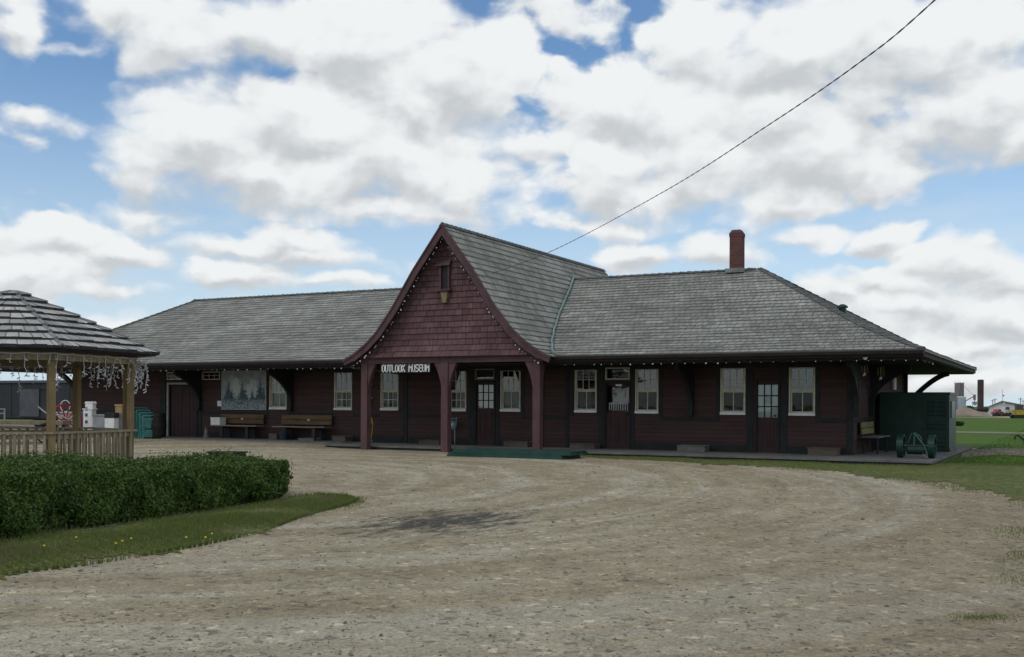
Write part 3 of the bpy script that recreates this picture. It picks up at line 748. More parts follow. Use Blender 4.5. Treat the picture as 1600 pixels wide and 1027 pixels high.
def wall_grid(s, x0, x1, z0, z1, ops, Y, dep, m=0):
    X = sorted({x0, x1, *[o[0] for o in ops], *[o[1] for o in ops]}); Z = sorted({z0, z1, *[o[2] for o in ops], *[o[3] for o in ops]})
    for i in range(len(X)-1):
        for j in range(len(Z)-1):
            mx, mz = (X[i]+X[i+1])/2, (Z[j]+Z[j+1])/2
            if any(o[0] < mx < o[1] and o[2] < mz < o[3] for o in ops): continue
            s.face([(X[i],Y,Z[j]),(X[i+1],Y,Z[j]),(X[i+1],Y,Z[j+1]),(X[i],Y,Z[j+1])], m)
            s.face([(X[i],Y+dep,Z[j]),(X[i],Y+dep,Z[j+1]),(X[i+1],Y+dep,Z[j+1]),(X[i+1],Y+dep,Z[j])], 1)
    for a, b, c, d in ops:
        s.face([(a,Y,c),(a,Y+dep,c),(a,Y+dep,d),(a,Y,d)], m); s.face([(b,Y,c),(b,Y,d),(b,Y+dep,d),(b,Y+dep,c)], m)
        s.face([(a,Y,d),(a,Y+dep,d),(b,Y+dep,d),(b,Y,d)], m); s.face([(a,Y,c),(b,Y,c),(b,Y+dep,c),(a,Y+dep,c)], m)
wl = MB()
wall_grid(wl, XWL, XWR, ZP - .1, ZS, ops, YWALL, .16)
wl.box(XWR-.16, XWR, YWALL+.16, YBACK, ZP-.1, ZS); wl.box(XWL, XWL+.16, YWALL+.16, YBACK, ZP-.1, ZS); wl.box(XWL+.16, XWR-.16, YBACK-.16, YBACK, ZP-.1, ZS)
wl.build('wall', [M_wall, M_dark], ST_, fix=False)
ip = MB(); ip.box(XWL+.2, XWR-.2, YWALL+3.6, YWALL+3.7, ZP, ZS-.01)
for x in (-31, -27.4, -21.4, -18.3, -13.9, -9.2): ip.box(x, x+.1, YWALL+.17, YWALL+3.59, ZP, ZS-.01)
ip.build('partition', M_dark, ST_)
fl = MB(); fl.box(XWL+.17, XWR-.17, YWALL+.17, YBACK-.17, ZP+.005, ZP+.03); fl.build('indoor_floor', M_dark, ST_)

# dark trim: corner boards, belt rail, skirting, boards beside the doors
tb = MB(); PR = .022
zb = PY(1080, 655, YWALL).z
def vboard(px0, px1, z0=ZP, z1=ZS, pr=PR):
    a = PY(px0, 640, YWALL).x; c = PY(px1, 640, YWALL).x; tb.box(a, c, YWALL - pr, YWALL + .01, z0, z1)
def hboard(px0, px1, zc, hh=.05, pr=PR - .003):
    a = PY(px0, 640, YWALL).x; c = PY(px1, 640, YWALL).x; tb.box(a, c, YWALL - pr, YWALL + .01, zc - hh, zc + hh)
for p in ((1323, 1334), (1167, 1177), (1220, 1230), (936, 943.5), (987, 991.5), (630, 637), (733, 741.5), (775, 780.5), (310, 315), (250, 259), (884, 889), (845, 850)): vboard(*p)
for p in ((134, 249), (316, 420), (451, 520), (552, 593), (638, 700), (815, 844), (850.5, 883.5), (1030.5, 1124), (1275.5, 1322.5)): hboard(*p, zb)
for p in ((316, 629), (638, 732), (781, 844), (890, 935), (992, 1166), (1231, 1322)): hboard(*p, ZP + .1, .09, PR - .006)
hboard(316, 1322, ZS - .06, .05, PR - .009)
for k in ('w6', 'w7', 'w8', 'w9', 'w5'):
    a, c, z0, z1 = R_[k]; 
    for e in ((a - .11, a - .012), (c + .012, c + .11)): tb.box(e[0], e[1], YWALL - .016, YWALL + .01, zb + .05, ZS - .11)
tb.build('trim_boards', M_trim, ST_)
ec = MB()
ec.box(XWR, XWR+.03, YWALL-.02, YWALL+.16, ZP, ZS); ec.box(XWR, XWR+.03, YBACK-.16, YBACK, ZP, ZS); ec.box(XWR, XWR+.02, YWALL+.17, YBACK-.17, zb-.05, zb+.05)
ec.build('end_trim', M_trim, ST_)

def bars(s, x0, x1, z0, z1, nx_, nz_, y0, y1, w=.018, m=0):
    for i in range(1, nx_):
        x = x0 + (x1-x0)*i/nx_; s.box(x-w/2, x+w/2, y0, y1, z0, z1, m)
    for j in range(1, nz_):
        z = z0 + (z1-z0)*j/nz_; s.box(x0, x1, y0+.003, y1-.003, z-w/2, z+w/2, m)
def ringframe(s, x0, x1, z0, z1, w, y0, y1, m=0, wb=None):
    wb = wb or w
    s.box(x0, x0+w, y0, y1, z0, z1, m); s.box(x1-w, x1, y0, y1, z0, z1, m)
    s.box(x0+w, x1-w, y0, y1, z1-w, z1, m); s.box(x0+w, x1-w, y0, y1, z0, z0+wb, m)
M_framew = {True: M_cream}
def window(key):
    _, up, lo, cov = WIN[key]; x0, x1, z0, z1 = R_[key]
    Y = YWALL
    f = MB(); zm = z0 + (z1-z0)*(.52 if up == (3,2) and lo == (2,1) else .5)
    zs = z0 + .085
    f.box(x0+.012, x0+.045, Y-.012, Y+.10, zs, z1-.002); f.box(x1-.045, x1-.012, Y-.012, Y+.10, zs, z1-.002); f.box(x0+.045, x1-.045, Y-.012, Y+.10, z1-.045, z1-.002)
    wo = f.build('window', M_cream, ST_)
    s = MB(); s.box(x0+.006, x1-.006, Y-.035, Y+.11, z0+.012, z0+.084); s.build('sill', M_white, wo)
    us = MB(); ringframe(us, x0+.045, x1-.045, zm-.03, z1-.045, .035, Y+.012, Y+.045); bars(us, x0+.08, x1-.08, zm+.005, z1-.08, *up, Y+.018, Y+.04); us.build('upper_sash', M_cream, wo)
    ls = MB(); ringframe(ls, x0+.046, x1-.046, zs, zm-.031, .04, Y+.052, Y+.085); bars(ls, x0+.086, x1-.086, zs+.04, zm-.071, *lo, Y+.058, Y+.08, .022); ls.build('lower_sash', M_cream, wo)
    g1 = MB(); g1.face([(x0+.06,Y+.03,zm-.01),(x1-.06,Y+.03,zm-.01),(x1-.06,Y+.03,z1-.06),(x0+.06,Y+.03,z1-.06)]); g1.build('pane', M_glass, wo)
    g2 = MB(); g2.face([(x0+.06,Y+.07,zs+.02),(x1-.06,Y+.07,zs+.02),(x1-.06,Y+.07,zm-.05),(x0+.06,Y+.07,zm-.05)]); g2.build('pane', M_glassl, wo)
    def drape(name, a, b2, zl, zh, mat, folds=9, dep=.02):
        d = MB(); n = folds * 6
        for i in range(n):
            t0, t1 = i/n, (i+1)/n; ya = Y+.16+dep*math.sin(t0*folds*6.283); yb2 = Y+.16+dep*math.sin(t1*folds*6.283)
            xa, xb = a+(b2-a)*t0, a+(b2-a)*t1
            d.face([(xa,ya,zl),(xb,yb2,zl),(xb,yb2,zh),(xa,ya,zh)])
        d.build(name, mat, wo, smooth=True)
    if cov == 'curt': drape('curtain', x0+.03, x1-.03, zs, z1-.03, M_curt)
    if cov == 'curt2': drape('curtain', x0+.03, x1-.03, zs+.05, zm, M_dimc, 12)
    if cov == 'dim':
        drape('curtain', x0+.03, x0+(x1-x0)*.36, zs, z1-.03, M_dimc, 5); drape('curtain', x1-(x1-x0)*.4, x1-.03, zs, z1-.03, M_dimc, 5)
    if cov == 'half': 
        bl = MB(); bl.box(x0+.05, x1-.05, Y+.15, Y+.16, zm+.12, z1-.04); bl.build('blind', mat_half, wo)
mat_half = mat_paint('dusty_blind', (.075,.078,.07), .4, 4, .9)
for k in WIN: window(k)
def transom(key):
    _, n, split = TRN[key]; x0, x1, z0, z1 = RT[key]; Y = YWALL
    f = MB(); ringframe(f, x0, x1, z0, z1, .035, Y-.014, Y+.06)
    if split: xm = (x0+x1)/2; f.box(xm-.035, xm+.035, Y-.014, Y+.06, z0+.035, z1-.035); bars(f, x0+.035, xm-.035, z0+.035, z1-.035, 3, 2, Y+.02, Y+.04); bars(f, xm+.035, x1-.035, z0+.035, z1-.035, 3, 2, Y+.02, Y+.04)
    elif n > 1: bars(f, x0+.035, x1-.035, z0+.035, z1-.035, n, 2, Y+.02, Y+.04)
    o = f.build('transom_window', M_cream if key in ('t1', 't2', 't4') else M_dimcr, ST_)
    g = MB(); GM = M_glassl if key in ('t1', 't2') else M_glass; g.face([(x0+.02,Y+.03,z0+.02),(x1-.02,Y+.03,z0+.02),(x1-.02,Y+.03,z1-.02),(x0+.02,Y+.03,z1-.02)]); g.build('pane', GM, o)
    if key == 't3': b2 = MB(); b2.box(x0+.02, x1-.02, Y+.08, Y+.09, z0+.02, z1-.02); b2.build('blind', mat_half, o)
M_dimcr = mat_paint('dull_cream', (.2,.19,.145), .2, 5, .7)
for k in TRN: transom(k)
def door(key, glaze=None, grid=(3, 3), back=None):
    x0, x1, z0, z1 = RD[key]; Y = YWALL + .03
    d = MB()
    gl_ = None
    if glaze:
        a, b2, c2, d2 = rectpx(*glaze, Y=Y); gl_ = (a, b2, c2, d2)
        wall_grid(d, x0+.05, x1-.05, z0, z1-.05, [gl_], Y, .05)
        bars(d, a, b2, c2, d2, *grid, Y+.012, Y+.035, .028, 2) if grid != (1,1) else None
        # moulded lower panels
        for p in range(2):
            u0 = x0+.14 + p*((x1-x0)-.28)/2 + .02; u1 = u0 + ((x1-x0)-.28)/2 - .04
            ringframe(d, u0, u1, z0+.16, c2-.16, .03, Y-.014, Y+.002)
    else:
        n = 7
        for i in range(n):
            u0 = x0+.06+(x1-x0-.12)*i/n; u1 = x0+.06+(x1-x0-.12)*(i+1)/n
            d.box(u0+.006, u1-.006, Y-.004+.006*(i%2), Y+.05, z0, z1-.06)
        d.box(x0+.06, x1-.06, Y+.02, Y+.04, z0, z1-.06)
    o = d.build('door', [M_door, M_dark, M_trim], ST_, fix=not glaze)
    fr = MB(); yy = (YWALL-.03, YWALL+.1)
    fr.box(x0, x0+.048, *yy, z0, z1); fr.box(x1-.048, x1, *yy, z0, z1); fr.box(x0+.048, x1-.048, *yy, z1-.048, z1)
    fr.build('door_frame', M_trim, o)
    if gl_:
        a, b2, c2, d2 = gl_
        g = MB(); g.face([(a,Y+.025,c2),(b2,Y+.025,c2),(b2,Y+.025,d2),(a,Y+.025,d2)]); g.build('pane', M_glass, o)
        if back: b3 = MB(); b3.box(a-.03, b2+.03, Y+.07, Y+.08, c2-.05, d2+.05); b3.build('blind', back, o)
    kn = MB(); hx = x1-.12; hz = ZP+1.0; kn.tube([(hx, Y, hz), (hx, Y-.05, hz), (hx, Y-.075, hz), (hx, Y-.09, hz)], [.014, .014, .03, .018], 8); kn.build('handle', M_iron, o)
    return o
door('freight'); door('d1', (746.5, 601.5, 771, 638), back=M_blind); dd2 = door('d2', (948, 602, 982.5, 643), (1, 1)); door('d3', (1183.5, 601.5, 1215.5, 652.5), back=mat_paint('net_curtain', (.5,.58,.56), .15, 5, .9, streak=True))
# pale frame round the freight door
x0, x1, z0, z1 = RD['freight']
ff = MB(); ff.box(x0-.085, x0-.002, YWALL-.05, YWALL-.001, ZP+.03, z1+.07); ff.box(x0-.002, x1+.05, YWALL-.05, YWALL-.001, z1+.003, z1+.07)
ff.build('freight_door_casing', mat_paint('worn_grey_paint', (.33,.33,.3), .25, 6, .8), ST_)
# little picket grille and notice in the glass of the dark door
a, b2, c2, d2 = rectpx(952, 629, 980, 641.5, YWALL)
gr = MB(); n = 9
for i in range(n):
    u = a + (b2-a)*i/(n-1); gr.box(u-.014, u+.014, YWALL+.018, YWALL+.026, c2, d2 - (0 if i % 2 else .012))
gr.box(a-.014, b2+.014, YWALL+.012, YWALL+.018, d2-.045, d2-.015)
gr.build('picket_grille', mat_paint('dingy_white', (.4,.41,.4), .15, 6, .7), dd2)
a, b2, c2, d2 = rectpx(961.5, 600.5, 971, 603.5, YWALL)
nb = MB(); nb.box(a, b2, YWALL+.016, YWALL+.03, c2, d2); nb.build('door_notice', M_white, dd2)
# notice in the middle pane of the glazed door
a, b2, c2, d2 = rectpx(1195.5, 619, 1205, 631, YWALL)
nb = MB(); nb.box(a, b2, YWALL+.062, YWALL+.068, c2, d2); nb.build('door_notice', mat_paint('faded_notice', (.16,.2,.22), .4, 30, .8), ST_)

# ---- eave brackets
def bracket_x(x, wy=.12):       # at the front wall, reaching out towards the eave
    s = MB(); Y0 = YWALL - .03
    s.box(x-.07, x+.07, Y0-.12, Y0, ZP+.98, ZS)
    s.box(x-.075, x+.075, Y0-.17, Y0-.121, ZP+.98, ZP+1.07)
    pts = [(Y0-.121, ZS-.001)]
    for i in range(15):
        t = i/14; pts.append((Y0-.121 - 1.12*(1-t)**2.0, ZS-.16 - .98*t**1.15))
    pts.insert(1, (Y0-.121-1.12, ZS-.001))
    s.prism(pts, 'x', x-.055, x+.055)
    s.build('eave_bracket', M_trim, ST_)
for px in (312, 455, 1080, 1339): 
    bracket_x(PY(px, 630, YWALL-.05).x)
def bracket_end(y, sgn, xw):
    s = MB()
    s.box(xw+(.03 if sgn > 0 else -.13), xw+(.13 if sgn > 0 else -.03), y-.07, y+.07, ZP+.9, ZS)
    x0 = xw + sgn*.13; pts = []
    for i in range(11):
        t = i/10; pts.append((x0 + sgn*1.3*t, ZS - 1.15 + 1.03*(1-(1-t)**1.5)))
    th = .16
    up = [(x - sgn*.06, z+th) for x, z in pts[:-1]]; up[0] = (x0, pts[0][1]+th*1.3)
    up = [(max(x, x0) if sgn > 0 else min(x, x0), min(z, ZS-.001)) for x, z in up]
    s.prism(pts + [(pts[-1][0], ZS-.001)] + up[::-1], 'y', y-.06, y+.06)
    s.build('eave_bracket', M_trim, ST_)
def bracket_solid(y, sgn, xw):
    s = MB(); s.box(xw+.03, xw+.13, y-.07, y+.07, ZP+.98, ZS); pts = [(xw+.131, ZS-.001), (xw+1.1, ZS-.001)]
    for i in range(13): t = i/12; pts.append((xw+.131 + .97*(1-t)**2.0, ZS-.16 - .9*t**1.15))
    s.prism(pts, 'y', y-.05, y+.05); s.build('eave_bracket', M_trim, ST_)
bracket_end(YBACK-.3, 1, XWR); bracket_solid(30.9, 1, XWR); bracket_end(YWALL+.25, -1, XWL); bracket_end(YBACK-.3, -1, XWL)

# ---- the gabled porch
GP = [PY(*p, YG) for p in [(691,350),(738,417.6),(773,476),(800,513),(820,532.5),(843,549),(861,557.5)]]
GP = [(max(0, p.x - XG), p.z) for p in GP]; GP[0] = (0, HG)
def gprof(t):
    L = [0]
    for a, b in zip(GP, GP[1:]): L.append(L[-1] + math.hypot(b[0]-a[0], b[1]-a[1]))
    d = t * L[-1]; i = 0
    while i < len(GP) - 2 and L[i+1] < d: i += 1
    k = (d - L[i]) / (L[i+1] - L[i]); return GP[i][0]+(GP[i+1][0]-GP[i][0])*k, GP[i][1]+(GP[i+1][1]-GP[i][1])*k
YGE = 37.2
def gable_roof():
    r = MB(); n = 22; rnd = random.Random(9)
    for i in range(n):
        t1, t0 = 1 - i/n, 1 - (i+1)/n          # lower edge t1, upper t0 (t=0 is the ridge)
        ol, zl = gprof(t1); ou, zu = gprof(t0)
        for sg in (1, -1):
            m = 10; hs = [.03 + rnd.uniform(-.009, .009) for _ in range(m+1)]
            ye_l, ye_u = YGE + ol*.75, YGE + ou*.75
            for j in range(m):
                a0, a1 = j/m, (j+1)/m
                yl0, yl1 = YG + (ye_l-YG)*a0, YG + (ye_l-YG)*a1; yu0, yu1 = YG + (ye_u-YG)*a0, YG + (ye_u-YG)*a1
                F4 = [(XG+sg*ol, yl0, zl+hs[j]), (XG+sg*ol, yl1, zl+hs[j+1]), (XG+sg*ou, yu1, zu), (XG+sg*ou, yu0, zu)]
                v0, v1 = i*.27+.004, (i+1)*.27-.002; vo = 0 if sg > 0 else 100
                U = [(yl0, v0+vo), (yl1, v0+vo), (yu1, v1+vo), (yu0, v1+vo)]
                B4 = [(XG+sg*ol, yl0, zl-.004), (XG+sg*ol, yl1, zl-.004), F4[1], F4[0]]
                if sg < 0: F4 = F4[::-1]; U = U[::-1]; B4 = B4[::-1]
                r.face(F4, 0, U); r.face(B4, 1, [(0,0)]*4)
        r.face([(XG+ol, YGE+ol*.75, zl), (XG-ol, YGE+ol*.75, zl), (XG-ou, YGE+ou*.75, zu), (XG+ou, YGE+ou*.75, zu)], 0, [(ol, i*.27), (-ol, i*.27), (-ou, i*.27+.27), (ou, i*.27+.27)])
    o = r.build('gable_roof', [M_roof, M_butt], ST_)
    c = MB(); y = YG - .03
    while y < YGE:
        for sg in (-1, 1):
            c.face([(XG, y, HG+.055), (XG, y+.27, HG+.04), (XG+sg*.1, y+.27, HG-.07), (XG+sg*.1, y, HG-.055)])
            c.face([(XG, y, HG+.055), (XG+sg*.1, y, HG-.055), (XG+sg*.1, y, HG-.09), (XG, y, HG)])
        y += .25
    c.build('ridge_cap', M_butt2, o)
    # verdigris valley flashing where the porch roof dies into the main roof
    for sg in (1, -1):
        pts = []
        for i in range(60):
            t = i/59; off, z, _ = prof(t)
            # half-width of the gable at this height
            best = min((abs(gprof(k/300)[1]-z), gprof(k/300)[0]) for k in range(301))[1]
            pts.append(Vector((XG+sg*(best+.05), YE+off-.05, z+.07)))
        f = MB(); f.tube(pts, .032, 6); f.build('valley_flashing', M_flash, o, smooth=True)
    return o
groof = gable_roof()
# barge boards
for sg in (1, -1):
    bb = MB(); N = 40; P = [gprof(i/N) for i in range(N+1)]
    top = []; bot = []
    for i in range(N+1):
        a = P[max(0, i-1)]; b2 = P[min(N, i+1)]; dx, dz = b2[0]-a[0], b2[1]-a[1]; l = math.hypot(dx, dz); nx_, nz_ = dz/l, -dx/l
        w = .20 if i < N-2 else .17
        top.append((P[i][0], P[i][1]+.012)); bot.append((P[i][0]+nx_*w, P[i][1]+nz_*w))
    bot[0] = (0, P[0][1] - .33); bot = [(max(0, x), z) for x, z in bot]
    for i in range(N):
        q = [(top[i], top[i+1], bot[i+1], bot[i])][0]
        f = [(XG+sg*x, YG-.035, z) for x, z in q]; g2 = [(XG+sg*x, YG+.02, z) for x, z in q]
        bb.mesh(f+g2, [(0,1,2,3),(7,6,5,4),(0,4,5,1),(3,2,6,7)] + ([(1,5,6,2)] if i == N-1 else []))
    # outer moulding
    for i in range(N):
        q = (top[i], top[i+1], (top[i+1][0]*.996, top[i+1][1]-.07), (top[i][0]*.996, top[i][1]-.07))
        f = [(XG+sg*x, YG-.06, z) for x, z in q]; g2 = [(XG+sg*x, YG-.036, z) for x, z in q]
        bb.mesh(f+g2, [(0,1,2,3),(0,4,5,1),(3,2,6,7)])
    bb.build('barge_board', M_barge, ST_)
    us = MB()
    for i in range(N):
        q = (P[i], P[i+1]); us.face([(XG+sg*q[0][0]*.985, YG+.02, q[0][1]-.06), (XG+sg*q[1][0]*.985, YG+.02, q[1][1]-.06), (XG+sg*q[1][0]*.985, YG+.55, q[1][1]-.06), (XG+sg*q[0][0]*.985, YG+.55, q[0][1]-.06)])
    us.build('gable_soffit', M_soff, ST_)
# shingled gable face with kicked-out foot
ZG0 = PY(691, 557, YG+.1).z
def gable_face():
    s = MB(); Yf = YG + .34; rnd = random.Random(3); z = ZG0; row = 0
    def halfw(z):
        return max(0.0, min((abs(gprof(k/200)[1]-.1-z), gprof(k/200)[0]) for k in range(201))[1] - .02)
    def yat(z):
        return Yf - max(0, .36 - (z - ZG0)) ** 1.5 * .95
    while z < HG - .3:
        z1 = z + .17; h0, h1 = halfw(z), halfw(z1); m = max(1, int(h0*2/.8))
        hs = [.02 + rnd.uniform(-.006, .006) for _ in range(m+1)]
        for j in range(m):
            a, b2 = -1+2*j/m, -1+2*(j+1)/m
            q = [(XG+h0*a, yat(z)-hs[j], z), (XG+h0*b2, yat(z)-hs[j+1], z), (XG+h1*b2, yat(z1), z1), (XG+h1*a, yat(z1), z1)]
            s.face(q, 0, [(h0*a, row*.17+.003), (h0*b2, row*.17+.003), (h1*b2, row*.17+.167), (h1*a, row*.17+.167)])
            s.face([(XG+h0*a, yat(z)+.03, z), (XG+h0*b2, yat(z)+.03, z), q[1], q[0]], 1, [(0,0)]*4)
        z = z1; row += 1
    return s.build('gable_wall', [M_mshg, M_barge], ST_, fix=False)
gw = gable_face(); Yf = YG + .34
# slot window with hood, and the lamp below it
a, b2, c2, d2 = rectpx(692, 416, 701.5, 452, Yf)
s = MB(); s.box(a-.01, b2+.01, Yf-.035, Yf+.02, c2, d2); so_ = s.build('slot_window', mat_paint('slot_dark', (.012,.011,.011), .2, 5, .5), ST_)
s = MB(); s.box(a-.08, a-.011, Yf-.09, Yf+.02, c2, d2); s.box(b2+.011, b2+.06, Yf-.09, Yf+.02, c2, d2)
s.prism([(Yf-.16, d2), (Yf+.02, d2), (Yf+.02, d2+.2), (Yf-.05, d2+.17)], 'x', a-.16, b2+.1)
s.box(a-.14, b2+.12, Yf-.13, Yf+.02, c2-.06, c2-.001); s.build('slot_window_hood', M_barge, so_)
a, b2, c2, d2 = rectpx(692.5, 457.5, 703, 473.5, Yf)
s = MB(); m_ = (a+b2)/2; s.mesh([(a,Yf-.16,d2),(b2,Yf-.16,d2),(b2,Yf-.02,d2),(a,Yf-.02,d2),(m_-.06,Yf-.13,c2),(m_+.06,Yf-.13,c2),(m_+.06,Yf-.03,c2),(m_-.06,Yf-.03,c2)], [(0,1,2,3),(4,7,6,5),(0,4,5,1),(1,5,6,2),(2,6,7,3),(3,7,4,0)])
lo_ = s.build('wall_lamp', M_lamp, ST_); s = MB(); s.box(a-.02, b2+.02, Yf-.18, Yf+.0, d2+.002, d2+.03); s.build('lamp_cap', M_iron, lo_)
# conduit beside the right barge
s = MB(); s.tube([PY(732, 440, Yf-.03), PY(738, 436, Yf-.03), PY(748, 446, Yf-.03), PY(775, 486, Yf-.04), PY(783, 502, Yf-.04)], .014, 6); s.build('conduit', M_barge, ST_)
# beam, posts with curved braces
YP = YG + .34; PW_ = .11
zbm = PY(640, 568, YP).z
s = MB(); s.box(XG-3.02, XG+3.12, YP-.1, YP+.1, zbm, ZG0-.02); 
for x in (XG-2.98, XG+3.0): s.box(x-.08, x+.08, YP+.1, YWALL-.03, zbm+.01, ZG0-.1)
s.build('porch_beam', M_barge, ST_)
s = MB(); s.box(XG-3.0, XG+3.1, YP-.13, YP-.05, ZG0-.035, ZG0+.0); s.build('porch_frieze', M_barge, ST_)
def brace(s, xp, sg, reach=.27, drop=1.0):
    pts = [(xp, zbm)]; 
    for i in range(13):
        t = i/12; pts.append((xp + sg*reach*(1-t)**2.1, zbm - drop*t))
    s.prism(pts, 'y', YP-.07, YP+.07)
def post(px, pyb, sides, zb2):
    x = PY(px, 690, YP-.1).x
    s = MB(); s.box(x-PW_, x+PW_, YP-PW_, YP+PW_, zb2, zbm-.001)
    o = s.build('porch_post', M_post, ST_)
    b2 = MB()
    for sg in sides: brace(b2, x + sg*PW_, sg)
    b2.build('curved_brace', M_post, o)
    b3 = MB(); pts = [(YP+PW_, zbm)] + [(YP+PW_ + .28*(1-t/12)**2.1, zbm-1.0*t/12) for t in range(13)]
    b3.prism(pts, 'x', x-.07, x+.07); b3.build('curved_brace', M_post, o)
    return x
XPL = post(568.5, 696, (1,), .2); XPM = post(694, 703, (-1, 1), .15); XPR = post(837.5, 702, (-1,), .2)
# ---- service fittings on the wall
s = MB(); p0 = PY(546, 571, YE+.1); s.tube([p0, p0+Vector((.1,.1,-.08)), p0+Vector((.25,1.0,-.12)), p0+Vector((.3,2.2,-.2))], .03, 6); s.build('downpipe', mat_paint('grey_pipe', (.2,.2,.21), .2, 5, .5), ST_)
# ================================================================== sign
def letters():
    G = {'O': [((0,0),(0,1)),((0,1),(1,1)),((1,1),(1,0)),((1,0),(0,0))], 'U': [((0,1),(0,0)),((0,0),(1,0)),((1,0),(1,1))], 'T': [((0,1),(1,1)),((.5,1),(.5,0))],
         'L': [((0,1),(0,0)),((0,0),(1,0))], 'K': [((0,0),(0,1)),((0,.45),(1,1)),((.25,.58),(1,0))], 'M': [((0,0),(0,1)),((0,1),(.5,.45)),((.5,.45),(1,1)),((1,1),(1,0))],
         'S': [((1,1),(0,1)),((0,1),(0,.5)),((0,.5),(1,.5)),((1,.5),(1,0)),((1,0),(0,0))], 'E': [((1,1),(0,1)),((0,1),(0,0)),((0,0),(1,0)),((0,.52),(.85,.52))]}
    Ys = YP - .14
    a, b2, c2, d2 = rectpx(595, 568.5, 672, 582.5, Ys)
    root = thing('museum_sign', 'black signboard with white block letters reading OUTLOOK MUSEUM under the porch gable', 'sign', ((a+b2)/2, Ys, d2))
    s = MB(); s.box(a, b2, Ys, Ys+.035, c2, d2); s.build('sign_board', M_sign, root)
    lt = MB(); txt = 'OUTLOOK MUSEUM'; a0, b0, c0, d0 = rectpx(597.5, 570.6, 669.5, 580.6, Ys)
    n = len(txt); adv = (b0-a0) / (n - .35); w = adv * .72; h = d0 - c0; th = .03
    for i, chh in enumerate(txt):
        if chh == ' ': lt.build('lettering', M_white, root); lt = MB(); continue
        x = a0 + i*adv; wd = w * (1.12 if chh == 'M' else 1)
        for (p, q) in G[chh]:
            P = Vector((x+p[0]*wd, Ys-.007, c0+p[1]*h)); Q = Vector((x+q[0]*wd, Ys-.007, c0+q[1]*h)); d = (Q-P).normalized()*th*.5
            lt.beam(P-d, Q+d, th, .012, 0, up=(0,1,0))
    lt.build('lettering', M_white, root)
M_sign = mat_paint('sign_black', (.02,.021,.022), .2, 5, .6)
letters()

# ================================================================== strings of bulbs
def bulb_string(pts, label, step, name='string_lights', nmax=99, drop=.03, seed=1, kk=1.0):
    rnd = random.Random(seed); L = [0]
    for a, b2 in zip(pts, pts[1:]): L.append(L[-1] + (b2-a).length)
    root = thing(name, label, 'string lights', pts[0])
    w = MB(); n = int(L[-1]/step); n = min(n, nmax); ps = []
    def at(d):
        i = 0
        while i < len(pts)-2 and L[i+1] < d: i += 1
        return pts[i].lerp(pts[i+1], (d-L[i])/max(1e-6, L[i+1]-L[i]))
    line = []
    for i in range(n+1):
        d = L[-1]*i/n; line.append(at(d)); 
        if i < n: p = at(d + L[-1]/n*.5); line.append(p + Vector((0,0,-drop)))
    w.tube(line, .006, 4); w.build('wire', M_iron, root)
    b = MB(); b.tube([(0,0,.0),(0,0,-.018),(0,0,-.02),(0,0,-.045),(0,0,-.062)], [.009,.009,.02,.022,.006], 6)
    me = None
    for i in range(n):
        if rnd.random() < .1: continue
        p = at(L[-1]*(i+.5)/n + rnd.uniform(-.06, .06)) + Vector((0, -.012, -drop*.8))
        if me is None: o = b.build('bulb', M_bulb, root, loc=p - root.location); me = o
        else: o = me.copy(); C.objects.link(o); o.location = p - root.location
        k = rnd.choice((.3, .38, .45, .55, .75)) * kk; o.scale = (k, k, k); o.rotation_euler = (rnd.uniform(-.7,.7), rnd.uniform(-.7,.7), 0)
zl = HE - .22
bulb_string([Vector((XL+2.5, YE+.0, zl)), Vector((XP0+.3, YE+.0, zl))], 'string of small white bulbs along the eave left of the porch', .29, seed=1)
bulb_string([Vector((XP1+.1, YE+.0, zl)), Vector((XE-.1, YE+.0, zl)), Vector((XE-.02, YE+1.8, zl-.02))], 'string of small white bulbs along the eave right of the porch', .28, seed=2)
pp = []
for sg in (-1, 1):
    q = [gprof(i/30) for i in range(1, 30)]; q = [Vector((XG+sg*max(0, x-.13), YG+.03, z-.23)) for x, z in q]
    pp += q[::-1] if sg < 0 else q
bulb_string(pp, 'string of small white bulbs following the barge boards of the gable', .15, drop=.02, seed=3, kk=1.25)

# ================================================================== overhead cable
def cable():
    A = PY(736, 439, Yf - .05); B = PW(865, 391, 31.0); E_ = PW(1463, -2, 13.0); G_ = PW(1900, -420, 9.0)
    # one sagging span from the gable to a far pole in front of the station
    M1 = PW(1200, 196, 18.5)
    pts = []
    ctrl = [A, B, PW(1040, 298, 23.5), M1, PW(1340, 100, 15.2), E_, G_]
    for i in range(len(ctrl)-1):
        p0 = ctrl[max(0, i-1)]; p1 = ctrl[i]; p2 = ctrl[i+1]; p3 = ctrl[min(len(ctrl)-1, i+2)]
        n = 40
        for k in range(n):
            t = k/n; pts.append(.5*((2*p1)+(p2-p0)*t+(2*p0-5*p1+4*p2-p3)*t*t+(3*p1-p0-3*p2+p3)*t**3))
    s = MB(); d = 0; strands = [[], []]
    for i, p in enumerate(pts):
        if i: d += (p - pts[i-1]).length
        t = (pts[min(i+1, len(pts)-1)] - pts[max(i-1, 0)]).normalized(); x = t.cross(Vector((0,0,1))).normalized(); y = t.cross(x)
        for k in (0, 1): a = d*11 + k*math.pi; strands[k].append(p + (x*math.cos(a)+y*math.sin(a))*.0055)
    for k in (0, 1): s.tube(strands[k], .0062, 5)
    tag(s.build('power_cable', mat_paint('grey_cable', (.1,.1,.105), .2, 5, .7), smooth=True), 'twisted grey overhead cable running from the gable up across the sky', 'cable')
cable()

